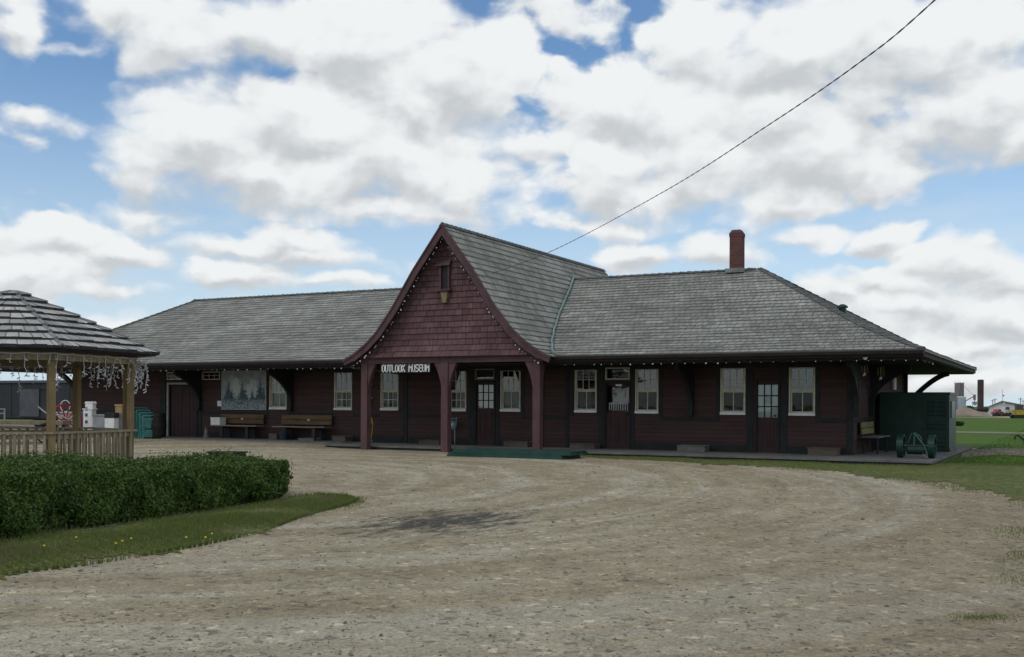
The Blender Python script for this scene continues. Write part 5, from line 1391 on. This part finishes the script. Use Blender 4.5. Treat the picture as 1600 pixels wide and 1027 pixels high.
# railway wagon
Yr = 33.0; xr1 = -39.4; xr0 = -56
r = thing('railway_wagon', 'dark slate railway wagon parked beyond the left end of the station', 'wagon', ((xr0+xr1)/2, Yr+1.3, gz(-45, 33)))
zg = gz(-45, 33); zt = 2.6
M_slate = mat_paint('slate_wagon', (.026,.029,.034), .3, 1.2, .75); M_panel = mat_paint('grey_panel', (.07,.075,.085), .25, 2, .7)
s = MB(); s.box(xr0, xr1, Yr, Yr+2.7, zg+.5, zt-.14)
for i in range(17): x = xr0+.2+i*(xr1-xr0-.4)/16; s.box(x-.03, x+.03, Yr-.02, Yr-.001, zg+.55, zt-.2)
s.build('wagon_body', M_slate, r)
s = MB(); s.prism([(Yr-.08, zt-.139), (Yr+2.78, zt-.139), (Yr+2.3, zt-.03), (Yr+1.35, zt+.02), (Yr+.4, zt-.03)], 'x', xr0-.08, xr1+.08); s.build('roof', M_slate, r)
a, b2, c2, d2 = rectpx(31, 608, 61, 651, Yr-.05); s = MB(); s.box(a, b2, Yr-.06, Yr-.021, c2, d2); dr = s.build('sliding_door', M_panel, r)
s = MB(); s.box(a-.3, b2+.8, Yr-.075, Yr-.0605, d2+.005, d2+.06); s.build('door_track', M_iron, dr)
for x in (-54, -52.4, -43.4, -41.8):
    s = MB(); s.tube([(x, Yr+.55, zg+.42), (x, Yr+.68, zg+.42)], .42, 18); s.tube([(x, Yr+.68, zg+.42), (x, Yr+2.1, zg+.42)], .06, 8); s.tube([(x, Yr+2.1, zg+.42), (x, Yr+2.23, zg+.42)], .42, 18); s.build('wheel', M_iron, r)
s = MB(); s.box(xr0+.3, xr1-.3, Yr+.4, Yr+2.3, zg+.43, zg+.499); s.build('underframe', M_iron, r)
# spoked wheel helper
def spoked_wheel(s, M, R0, ns, tw=.05, th=.045, hub=.09):
    n = 32; vs = []; fs = []
    for i in range(n):
        c, q = math.cos(6.2832*i/n), math.sin(6.2832*i/n)
        for yy, rr in ((-tw/2, R0), (tw/2, R0), (tw/2, R0-th), (-tw/2, R0-th)): vs.append(M @ Vector((rr*c, yy, R0+rr*q)))
    for i in range(n):
        for k in range(4): fs.append((i*4+k, i*4+(k+1)%4, ((i+1)%n)*4+(k+1)%4, ((i+1)%n)*4+k))
    s.mesh(vs, fs)
    for i in range(ns):
        a = 6.2832*i/ns; s.beam(M @ Vector((0,0,R0)), M @ Vector(((R0-th*.5)*math.cos(a), 0, R0+(R0-th*.5)*math.sin(a))), .04, .035)
    s.tube([M @ Vector((0,-.09,R0)), M @ Vector((0,.09,R0))], hub, 10)
# flat hand wagon
p = stand(40, 34.5); r = thing('hand_wagon', 'low dark flat hand wagon with thin pale rails left of the red wheel', 'wagon', p)
M = frame_at(p, R(8)); s = MB(); s.box(-1.9, 1.3, -.5, .5, .62, .74, M=M); s.build('deck', M_greyw, r)
s = MB()
for z in (.98, 1.12): s.beam(M @ Vector((-1.9,-.48,z)), M @ Vector((-.5,-.48,z)), .03, .03)
for x in (-1.9, -1.2, -.5): s.beam(M @ Vector((x,-.48,.74)), M @ Vector((x,-.48,1.14)), .035, .035)
s.tube([M @ Vector((.5,-.4,1.2)), M @ Vector((.75,-.45,1.0)), M @ Vector((1.2,-.5,.92)), M @ Vector((1.5,-.5,.78))], .025, 6)
s.build('side_rail', mat_paint('galvanised', (.3,.31,.32), .2, 6, .5, metal=.3), r)
for x in (-1.4, .8):
    for y in (-.55, .55):
        s = MB(); spoked_wheel(s, M @ Matrix.Translation((x, y, 0)), .34, 8); s.build('wheel', M_iron, r)
s = MB(); s.box(-1.2, -.85, -.52, -.2, .741, .8, M=M); tag(s.build('yellow_plank', M_yell), 'small yellow plank lying on the flat hand wagon', 'plank')
# red wagon wheel
p = stand(102.5, 36); s = MB(); r = thing('wagon_wheel', 'red spoked wagon wheel standing in front of the wall behind the gazebo', 'wheel', p)
M = frame_at(p, R(55)); s = MB(); spoked_wheel(s, M, .63, 14, .06, .06, .11); s.build('wheel', M_red, r)
s = MB(); s.tube([M @ Vector((0,0,.63)), M @ Vector((0,.55,.63))], .04, 8); s.tube([M @ Vector((0,.55,.63)), M @ Vector((0.1,.9,0))], .035, 6); s.build('axle', M_iron, r)
s = MB(); q = M @ Vector((.25, .35, 0)); M2 = frame_at(stand(110, 36.9))
s.box(-.35, .35, -.2, .2, .0, .9, M=M2); s.box(-.42, .42, -.25, .25, .901, .95, M=M2); tag(s.build('pale_crate', mat_paint('off_white_crate', (.45,.46,.45), .2, 4, .7)), 'off white crate standing behind the red wagon wheel', 'crate')
s = MB(); M3 = frame_at(stand(109, 36.9)); s.tube([M3 @ Vector((-.12+.17*math.cos(i*.45), -.1, 1.15+.2*math.sin(i*.45))) for i in range(15)], .014, 5)
tag(s.build('wire_loop', M_cord), 'loop of pale wire resting on top of the off white crate', 'wire')
# white model grain elevator
p = stand(141, 35.5); M = frame_at(p, R(-6)); r = thing('model_elevator', 'white wooden model of a grain elevator standing behind the gazebo rail', 'model', p)
def zpx(py, px, w): return PW(px, py, w).z - p.z
zt0, zt1, ztm = zpx(667, 141, 35.5), zpx(628, 141, 35.5), zpx(640, 141, 35.5)
s = MB(); s.box(-.17, .13, -.15, .15, 0, ztm, M=M); s.prism([(.131, 0), (.44, 0), (.44, zt0+.05), (.131, ztm-.22)], 'y', -.14, .14); 
vv = s.v[-8:]; s.v[-8:] = [tuple(M @ Vector(v)) for v in vv]
s.box(-.2, .17, -.17, .17, ztm+.001, ztm+.03, M=M); s.build('tower', M_white, r)
s = MB(); s.box(-.12, .14, -.12, .12, ztm+.031, zt1-.05, M=M)
for x in (-.1, .01, .12): s.mesh([M @ Vector(v) for v in [(x-.05,-.13,zt1-.05),(x+.05,-.13,zt1-.05),(x+.05,.13,zt1-.05),(x-.05,.13,zt1-.05),(x,-.13,zt1+.01),(x,.13,zt1+.01)]], [(0,1,4),(2,3,5),(1,2,5,4),(3,0,4,5),(0,3,2,1)])
s.build('cupola', M_white, r)
s = MB()
for z in (zt0+.12, zt0+.35, zt0+.55): s.box(-.1, -.02, -.165, -.151, z, z+.1, M=M)
s.build('window', M_panel, r)
s = MB(); s.box(-.2, -.171, -.15, .15, 0, ztm, M=M); s.build('blue_side', mat_paint('blue_paint', (.08,.09,.3), .2, 5, .6), r)
s = MB(); M5 = frame_at(stand(157, 35.3)); s.box(-.2, .2, -.15, .15, 0, .86, M=M5); s.box(-.23, .23, -.18, .18, .861, .9, M=M5); tag(s.build('low_crate', mat_paint('grey_white_crate', (.3,.31,.32), .2, 4, .7)), 'low grey white crate between the model elevator and the dark lidded box', 'crate')
# boxes
def zat(px, py, w): return PW(px, py, w).z
w = 34.0; pb = stand(174.5, w); M = frame_at(pb); z1 = zat(174, 645, w) - pb.z
r = thing('ice_box', 'white box with a dark lid standing behind the right gazebo post', 'box', pb)
s = MB(); s.box(-.15, .15, -.2, .2, 0, z1-.17, M=M); s.build('box_body', M_white, r); s = MB(); s.box(-.16, .16, -.21, .21, z1-.169, z1, M=M); s.build('lid', M_iron, r)
pb = stand(187.5, w+.4); M = frame_at(pb); z1 = zat(187, 645, w+.4) - pb.z
s = MB(); s.box(-.13, .14, -.2, .2, 0, z1-.04, M=M); s.box(-.14, .15, -.21, .21, z1-.039, z1-.001, M=M); tag(s.build('metal_box', mat_paint('grey_metal_box', (.2,.2,.21), .2, 4, .5)), 'plain grey metal box beside the white box with dark lid', 'box')
z2 = zat(187, 632, w+.4) - pb.z
r = thing('wooden_box', 'small tan wooden box with lid on top of the grey metal box', 'box', pb + Vector((0,0,z1)))
s = MB(); s.box(-.11, .1, -.13, .13, z1+.001, z2-.06, M=M); s.build('box_body', M_tan, r) if 'M_tan' in globals() else None
M_tan = mat_wood('tan_box', (.3,.2,.1), (.42,.3,.17), .7)
s.build('box_body', M_tan, r); s = MB(); s.box(-.13, .12, -.15, .15, z2-.059, z2, M=M); s.build('lid', M_tan, r)
# folded teal chairs leaning by the wall
M_tealds = [mat_paint('teal_paint_dark', (.04,.15,.16), .25, 5, .5), mat_paint('teal_paint_mid', (.05,.2,.19), .25, 5, .5), M_teal]
chairp = None
labs = ['dark teal folded garden chair leaning on the wall, deepest of the stack', 'dark teal folded garden chair second in the stack by the freight door', 'mid teal folded garden chair third in the leaning stack', 'pale turquoise folded garden chair in front of the leaning stack']
for k in range(4):
    p = stand(217 + k*5.2, 37.5 - k*.1); M = frame_at(p, R(-62)); tilt = Matrix.Rotation(R(16 - 3*k), 4, 'Y'); M = M @ tilt; hgt = 1.12 - .1*k
    r = thing('folded_chair', labs[k], 'chair', p, 'folded teal chairs by the freight door'); mt = M_tealds[min(k, 2)] if k < 3 else M_teal
    s = MB()
    for y in (-.22, .22): s.tube([M @ Vector((0, y, .0)), M @ Vector((.02, y, hgt*.6)), M @ Vector((-.03, y, hgt))], .022, 6)
    s.tube([M @ Vector((-.03, -.22, hgt)), M @ Vector((-.03, .22, hgt))], .022, 6); s.build('frame', mt, r)
    s = MB()
    for z in range(5): s.beam(M @ Vector((0, -.21, hgt*(.5+.09*z))), M @ Vector((0, .21, hgt*(.5+.09*z))), .02, .06)
    s.build('backrest', mt, r)
    s = MB()
    for z in range(4): s.beam(M @ Vector((.05, -.2, hgt*(.12+.08*z))), M @ Vector((.05, .2, hgt*(.12+.08*z))), .02, .055)
    s.build('seat', mt, r)
    s = MB()
    for y in (-.18, .18): s.tube([M @ Vector((.06, y, 0)), M @ Vector((.06, y, hgt*.62))], .018, 6)
    s.build('leg', mt, r)
p = stand(247, 37.4); s = MB(); s.tube([p, p+Vector((0,0,.1)), p+Vector((0,0,.45)), p+Vector((0,0,.8)), p+Vector((0,0,.9)), p+Vector((0,0,.901))], [.22,.25,.29,.25,.22,.18], 16)
for z in (.12, .3, .6, .78): s.tube([p+Vector((0,0,z)), p+Vector((0,0,z+.04))], .282 if .2 < z < .7 else .262, 16)
tag(s.build('barrel', mat_paint('black_barrel', (.015,.014,.013), .3, 5, .7)), 'black barrel in the dark corner beside the freight door frame', 'barrel')

# ================================================================== the yard far off to the right
def far(px, py, w): return PW(px, py, w)
def fground(px, w):
    p = PW(px, 640, w); p.z = gz(p.x, p.y); return p
def fz(px, py, w): return PW(px, py, w).z
def mpx(w): return w / F
def frame_far(p): return Matrix.Translation(p) @ Matrix.Rotation(math.atan2(-p.x, p.y), 4, 'Z')
def fbox(s, px0, px1, py0, py1, w, dep, m=0, zmin=None):
    a = fground(px0, w); b2 = fground(px1, w); z1 = fz((px0+px1)/2, py0, w); z0 = fz((px0+px1)/2, py1, w) if zmin is None else zmin
    L = (b2-a).length; M = frame_far((a+b2)/2 - Vector((0,0,((a+b2)/2).z))); s.box(-L/2, L/2, 0, dep, z0, z1, m, M)
M_silo = mat_paint('stained_concrete', (.16,.15,.145), .45, .25, .9, streak=True); M_bluesh = mat_paint('blue_grey_sheet', (.3,.38,.42), .2, .3, .6)
w = 330; g_ = fground(1498.7, w); zt = fz(1498, 600, w); rr = 6.9*mpx(w)
r = thing('grain_silo', 'grey stained round silo above a pale blue shed on the horizon', 'silo', g_)
s = MB(); s.tube([(g_.x,g_.y,g_.z),(g_.x,g_.y,zt)], rr, 20); s.build('silo_shell', M_silo, r, smooth=False)
s = MB(); s.tube([(g_.x,g_.y,zt),(g_.x,g_.y,zt+.25),(g_.x,g_.y,zt+.4)], [rr*1.03, rr*.95, rr*.2], 20)
for i in range(10): a = i*.628; s.tube([(g_.x+rr*math.cos(a),g_.y+rr*math.sin(a),zt),(g_.x+rr*math.cos(a),g_.y+rr*math.sin(a),zt+.5)], .04, 4)
s.build('silo_top', M_silo, r)
w = 322; s = MB(); g_ = fground(1503, w); r = thing('blue_shed', 'small pale blue sheet metal shed at the foot of the grey silo', 'shed', g_)
fbox(s, 1497, 1509, 621, 640, w, 2.4, 0, g_.z); s.build('wall', M_bluesh, r); s = MB(); fbox(s, 1496.4, 1509.6, 619.6, 620.9, w, 2.6); s.build('roof', M_white, r)
w = 340; g_ = fground(1532, w); zt = fz(1532, 594.5, w); rr = 4.6*mpx(w); r = thing('rust_silo', 'tall slim rust brown silo standing alone on the horizon', 'silo', g_)
s = MB(); s.tube([(g_.x,g_.y,g_.z),(g_.x,g_.y,zt)], rr, 20); s.build('silo_shell', mat_paint('rusty_steel', (.06,.036,.035), .35, .3, .8), r)
s = MB(); s.tube([(g_.x,g_.y,zt),(g_.x,g_.y,zt+.15),(g_.x,g_.y,zt+.3)], [rr*1.04, rr*1.04, rr*.3], 20); s.build('silo_top', M_silo, r)
# conveyor hopper
w = 320; g_ = fground(1523, w); r = thing('conveyor_hopper', 'grey hopper on legs with a conveyor arm between the two silos', 'hopper', g_)
c = far(1523, 628, w); k = mpx(w)
s = MB(); s.mesh([tuple(c+v) for v in [Vector((-4*k,-.5,0)),Vector((4*k,-.5,0)),Vector((4*k,.9,0)),Vector((-4*k,.9,0)),Vector((-.8*k,.1,-6*k)),Vector((.8*k,.1,-6*k)),Vector((.8*k,.4,-6*k)),Vector((-.8*k,.4,-6*k))]], [(0,3,2,1),(4,5,6,7),(0,1,5,4),(1,2,6,5),(2,3,7,6),(3,0,4,7)]); s.build('hopper', M_bluesh, r)
s = MB(); s.beam(far(1508, 627, w), far(1522, 619.5, w), .25, .25); s.beam(far(1506, 603, w), far(1522, 619, w), .06, .06); s.build('conveyor_arm', M_silo, r)
s = MB()
for dx in (-3, 3): q = c+Vector((dx*k, 0, 0)); s.beam((q.x, q.y, g_.z), q, .14, .14)
s.box(c.x-.4, c.x+.3, c.y-.3, c.y+.3, c.z+.5, c.z+2.2); s.beam(c, c+Vector((0,0,1.0)), .2, .2); s.build('frame', M_silo, r)
# gravel mound
def mound(name, label, px0, pxp, px1, pyt, w, mat, seed):
    a = fground(px0, w); b2 = fground(px1, w); pk = fground(pxp, w); H = fz(pxp, pyt, w) - pk.z; L = (b2-a).length; s = MB(); rn = random.Random(seed)
    tpk = (pk-a).length/L; N, K = 28, 12; D = L*.35; d = (b2-a).normalized(); n_ = Vector((-d.y, d.x, 0))
    for i in range(N+1):
        t = i/N; hh = (t/tpk if t < tpk else (1-t)/(1-tpk)); hh = max(0, hh)**.9
        for j in range(K+1):
            v = j/K*2-1; q = a + d*L*t + n_*D*v; h = H*max(0, min(hh, 1-abs(v)))*1.0 + rn.uniform(-.03, .03)*H
            s.v.append((q.x, q.y, a.z + max(0, h) - .02))
    for i in range(N):
        for j in range(K):
            q = i*(K+1)+j; s.f.append((q, q+K+1, q+K+2, q+1)); s.m.append(0); s.uv.append(None)
    return tag(s.build(name, mat, smooth=True), label, 'mound')
mound('gravel_mound', 'tan heap of gravel in front of the silos beside the cabinet', 1478, 1507, 1541, 634.5, 150, mat_paint('heap_gravel', (.26,.21,.16), .2, .6, .95), 4)
mound('soil_mound', 'low grey green bank of earth below the gravel heap', 1470, 1500, 1560, 648.5, 138, mat_paint('weedy_earth', (.13,.13,.08), .35, .8, .95), 5)
# black flat trailer
w = 175; g_ = fground(1532.5, w); r = thing('flat_trailer', 'black flat bed trailer parked behind the gravel heap', 'trailer', g_)
s = MB(); fbox(s, 1521, 1544, 639, 641, w, 2.0); a = far(1524, 641.2, w); b2 = far(1541, 641.2, w); s.beam(a+Vector((0,1,-.12)), b2+Vector((0,1,-.12)), 1.4, .22); s.build('trailer_bed', M_iron, r)
for px in (1526, 1529, 1538):
    q = fground(px, w-.1); s = MB(); s.tube([(q.x,q.y,q.z+.4),(q.x,q.y+.25,q.z+.4)], .4, 14); s.build('wheel', M_iron, r)
# white gabled shed
w = 190; g_ = fground(1570, w); r = thing('white_shed', 'long white shed with low grey gabled roof beyond the field', 'shed', g_)
def W3(px, py, dw=0): return PW(px, py, w+dw)
s = MB(); a, b2 = fground(1548, w), fground(1612, w); d = (b2-a); L = d.length; M = frame_far((a+b2)/2); h0 = fz(1548, 635.5, w)-a.z; h1 = fz(1567, 627, w)-a.z; xa = (fground(1567, w)-a).length - L/2
s.mesh([M @ Vector(v) for v in [(-L/2,0,0),(L/2,0,0),(L/2,0,h0),(xa,0,h1),(-L/2,0,h0),(-L/2,9,0),(L/2,9,0),(L/2,9,h0),(xa,9,h1),(-L/2,9,h0)]], [(0,1,2,3,4),(9,8,7,6,5),(0,4,9,5),(1,6,7,2)])
s.build('wall', mat_paint('shed_white', (.5,.5,.47), .15, .5, .7), r, fix=False)
s = MB(); s.mesh([M @ Vector(v) for v in [(-L/2-.4,-.3,h0-.1),(xa,-.3,h1+.08),(L/2+.4,-.3,h0-.05),(-L/2-.4,9.3,h0-.1),(xa,9.3,h1+.08),(L/2+.4,9.3,h0-.05)] + [(-L/2-.4,-.3,h0-.3),(xa,-.3,h1-.15),(L/2+.4,-.3,h0-.25)]], [(0,1,4,3),(1,2,5,4),(0,6,7,1),(1,7,8,2)]); s.build('roof', mat_paint('dark_sheet_roof', (.13,.14,.15), .2, .5, .6), r, fix=False)
for p0, p1, q0, q1, mm in ((1556.5, 1566, 641.5, 646, M_greenl), (1571.5, 1580, 642.5, 645, M_panel), (1567.5, 1569.5, 629.5, 632, M_white)):
    s = MB(); fbox(s, p0, p1, q0, q1, w-.12, .08); wo = s.build('window', mm, r)
s = MB(); q = far(1566, 627, w); s.tube([q+Vector((0,.5,-.3)), q+Vector((0,.5,2.1))], .035, 5); s.tube([q+Vector((.2,.4,1.0)), q+Vector((.25,.3,1.0))], [.16,.05], 8); s.build('aerial_mast', M_silo, r)
# small clutter: concrete blocks, cars, digger
rn = random.Random(12)
blabs = ['pale concrete block left of the red car in the far yard', 'pale concrete block at the right foot of the gravel heap', 'pale concrete block nearest the white shed corner', 'low pale concrete block behind the red car']
for i, (p0, p1, q0, ww) in enumerate(((1540, 1550, 646.5, 150), (1533, 1541, 645, 160), (1549, 1557, 644.5, 165), (1558, 1571, 648, 158))):
    g_ = fground((p0+p1)/2, ww); s = MB(); fbox(s, p0, p1, q0, 0, ww, 1.0, 0, g_.z); fbox(s, p0+1.5, p1-1.5, q0-.8, q0-.02, ww, .5); o = tag(s.build('concrete_block', mat_paint('pale_block', (.42,.42,.4), .2, .6, .9) if i == 0 else bpy.data.materials['pale_block']), blabs[i], 'block', 'concrete blocks in the far yard')
def small_car(px0, px1, w, mat, label, cab=(.25, .75), h=.95):
    a, b2 = fground(px0, w), fground(px1, w); L = (b2-a).length; M = frame_at((a+b2)/2); r = thing('parked_car', label, 'car', (a+b2)/2)
    s = MB(); k = .75
    prof_ = [(-L/2, .3), (L/2, .3), (L/2, .3+.4*h), (L/2-L*.12, .32+.45*h), (L*(cab[1]-.5), .34+.5*h), (L*(cab[1]-.58), .3+h), (L*(cab[0]-.42), .3+h), (L*(cab[0]-.5), .34+.5*h), (-L/2, .3+.42*h)]
    i0 = len(s.v); s.prism(prof_, 'y', 0, 1.5); s.v[i0:] = [tuple(M @ Vector(v)) for v in s.v[i0:]]; s.build('body', mat, r)
    s = MB(); i0 = len(s.v); s.prism([(L*(cab[0]-.47), .37+.5*h), (L*(cab[1]-.53), .37+.5*h), (L*(cab[1]-.6), .26+h), (L*(cab[0]-.4), .26+h)], 'y', -.01, 1.51); s.v[i0:] = [tuple(M @ Vector(v)) for v in s.v[i0:]]; s.build('side_window', M_panel, r)
    for x in (-L*.3, L*.3):
        s = MB(); s.tube([M @ Vector((x, -.02, .3)), M @ Vector((x, 1.52, .3))], .3, 12); s.build('wheel', M_iron, r)
small_car(1556, 1568, 152, mat_paint('red_car', (.3,.05,.05), .15, 3, .4), 'small red car parked in front of the white shed', h=.7)
small_car(1570, 1580, 153, mat_paint('pale_car', (.5,.54,.58), .1, 3, .4), 'pale blue white van parked right of the red car', (.05, .8), 1.1)
w = 126; g_ = fground(1597, w); r = thing('yellow_digger', 'yellow excavator with its boom lowered at the right edge of the yard', 'excavator', g_)
M = frame_at(g_); s = MB()
for y in (0, 1.1): 
    i0 = len(s.v); s.prism([(-.8,.1),(-.6,0),(.7,0),(.9,.15),(.9,.3),(.7,.42),(-.6,.42),(-.8,.3)], 'y', y, y+.35); s.v[i0:] = [tuple(M @ Vector(v)) for v in s.v[i0:]]
s.build('track', M_iron, r)
s = MB(); s.box(-.55, .9, .1, 1.35, .43, 1.0, M=M); s.box(.35, .9, .15, 1.3, 1.001, 1.2, M=M); s.build('body', M_yell, r)
s = MB(); s.box(-.5, .2, .15, .8, 1.002, 1.65, M=M); s.build('cab', M_panel, r)
s = MB(); s.beam(M @ Vector((-.5,.5,.9)), M @ Vector((-1.3,.5,.85)), .16, .16); s.beam(M @ Vector((-1.3,.5,.9)), M @ Vector((-2.0,.5,.55)), .13, .13); s.build('boom', M_yell, r)
s = MB(); i0 = len(s.v); s.prism([(-2.3,.35),(-1.95,.3),(-1.9,.6),(-2.1,.65)], 'y', .3, .75); s.v[i0:] = [tuple(M @ Vector(v)) for v in s.v[i0:]]; s.build('bucket', M_iron, r)
# utility poles
for i, (px, py, w, lab) in enumerate(((1551, 624.5, 240, 'thin utility pole left of the white shed, shorter of two'), (1554.5, 622.5, 235, 'thin utility pole left of the white shed, taller of two'), (1594.5, 621.5, 230, 'thin utility pole behind the right half of the white shed'), (1598.5, 625, 260, 'thin utility pole at the right edge of the picture'))):
    g_ = fground(px, w); z = fz(px, py, w); r = thing('utility_pole', lab, 'pole', g_, 'utility poles beyond the yard')
    s = MB(); s.tube([g_, (g_.x, g_.y, z)], [.11, .08], 6); s.build('mast', M_silo, r); s = MB(); M = frame_at(Vector((g_.x, g_.y, 0))); s.box(-.5, .5, -.05, .05, z-.35, z-.25, M=M); s.build('crossarm', M_silo, r)
# far trees: crowns of small leaf faces on a trunk
M_ftree = mat_leaf('far_leaves', (.03,.05,.025), (.055,.08,.035), (.025,.04,.02), .8, big=.4)
M_bark = mat_paint('bark', (.06,.045,.03), .3, 4, .9)
def tree(px, py, w, wid, label, n=420, name='tree', grp='trees along the horizon', sz=None):
    g_ = fground(px, w); top = fz(px, py, w) - g_.z; wd = wid*mpx(w); rn = random.Random(int(px*7+w)); r = thing(name, label, 'tree', g_, grp)
    t = MB(); t.tube([g_, g_+Vector((0,0,top*.35)), g_+Vector((wd*.05,0,top*.75))], [top*.05, top*.035, top*.012], 6)
    for k in range(4): a = rn.uniform(0, 6.28); t.tube([g_+Vector((0,0,top*.3)), g_+Vector((wd*.3*math.cos(a), wd*.3*math.sin(a), top*.6))], [top*.02, top*.008], 5)
    t.build('trunk', M_bark, r)
    V = []; Fc = []; lobes = [(rn.uniform(-.3,.3)*wd, rn.uniform(-.3,.3)*wd, top*rn.uniform(.4,.78), wd*rn.uniform(.18,.34)) for _ in range(8)]
    sz = sz or top*.07
    for _ in range(n):
        lx, ly, lz, lr = rn.choice(lobes); d = Vector((rn.gauss(0,1), rn.gauss(0,1), rn.gauss(0,1))).normalized()*lr*rn.uniform(.55, 1.05); d.z *= .8
        p = g_+Vector((lx, ly, lz))+d; p.z = min(p.z, g_.z+top); u = Vector((rn.gauss(0,1), rn.gauss(0,1), rn.gauss(0,1))).normalized(); v = u.cross(Vector((rn.gauss(0,1), rn.gauss(0,1), rn.gauss(0,1)))).normalized(); i = len(V)
        V += [tuple(p-u*sz), tuple(p+v*sz*.6), tuple(p+u*sz), tuple(p-v*sz*.6)]; Fc.append((i, i+1, i+2, i+3))
    me = bpy.data.meshes.new('crown'); me.from_pydata(V, [], Fc); me.materials.append(M_ftree); o = bpy.data.objects.new('crown', me); C.objects.link(o); o.parent = r; o.matrix_parent_inverse = Matrix.Translation(g_).inverted()
for px, py, w, wid, lab in ((1513, 632.5, 420, 9, 'dark bushy tree on the horizon just right of the grey silo'), (1518.5, 633.5, 430, 8, 'low dark tree on the horizon below the conveyor arm'), (1541, 634.8, 300, 14, 'light green rounded tree right of the rust brown silo'), (1547, 635.2, 310, 9, 'small green tree at the left corner of the white shed')): tree(px, py, w, wid, lab)
# far shelter belt either side
sb = MB()
# dark bush beside the cabinet
tree(1498, 659.5, 75, 15, 'dark round bush at the edge of the field beside the cabinet', 700, 'bush', None, .09)
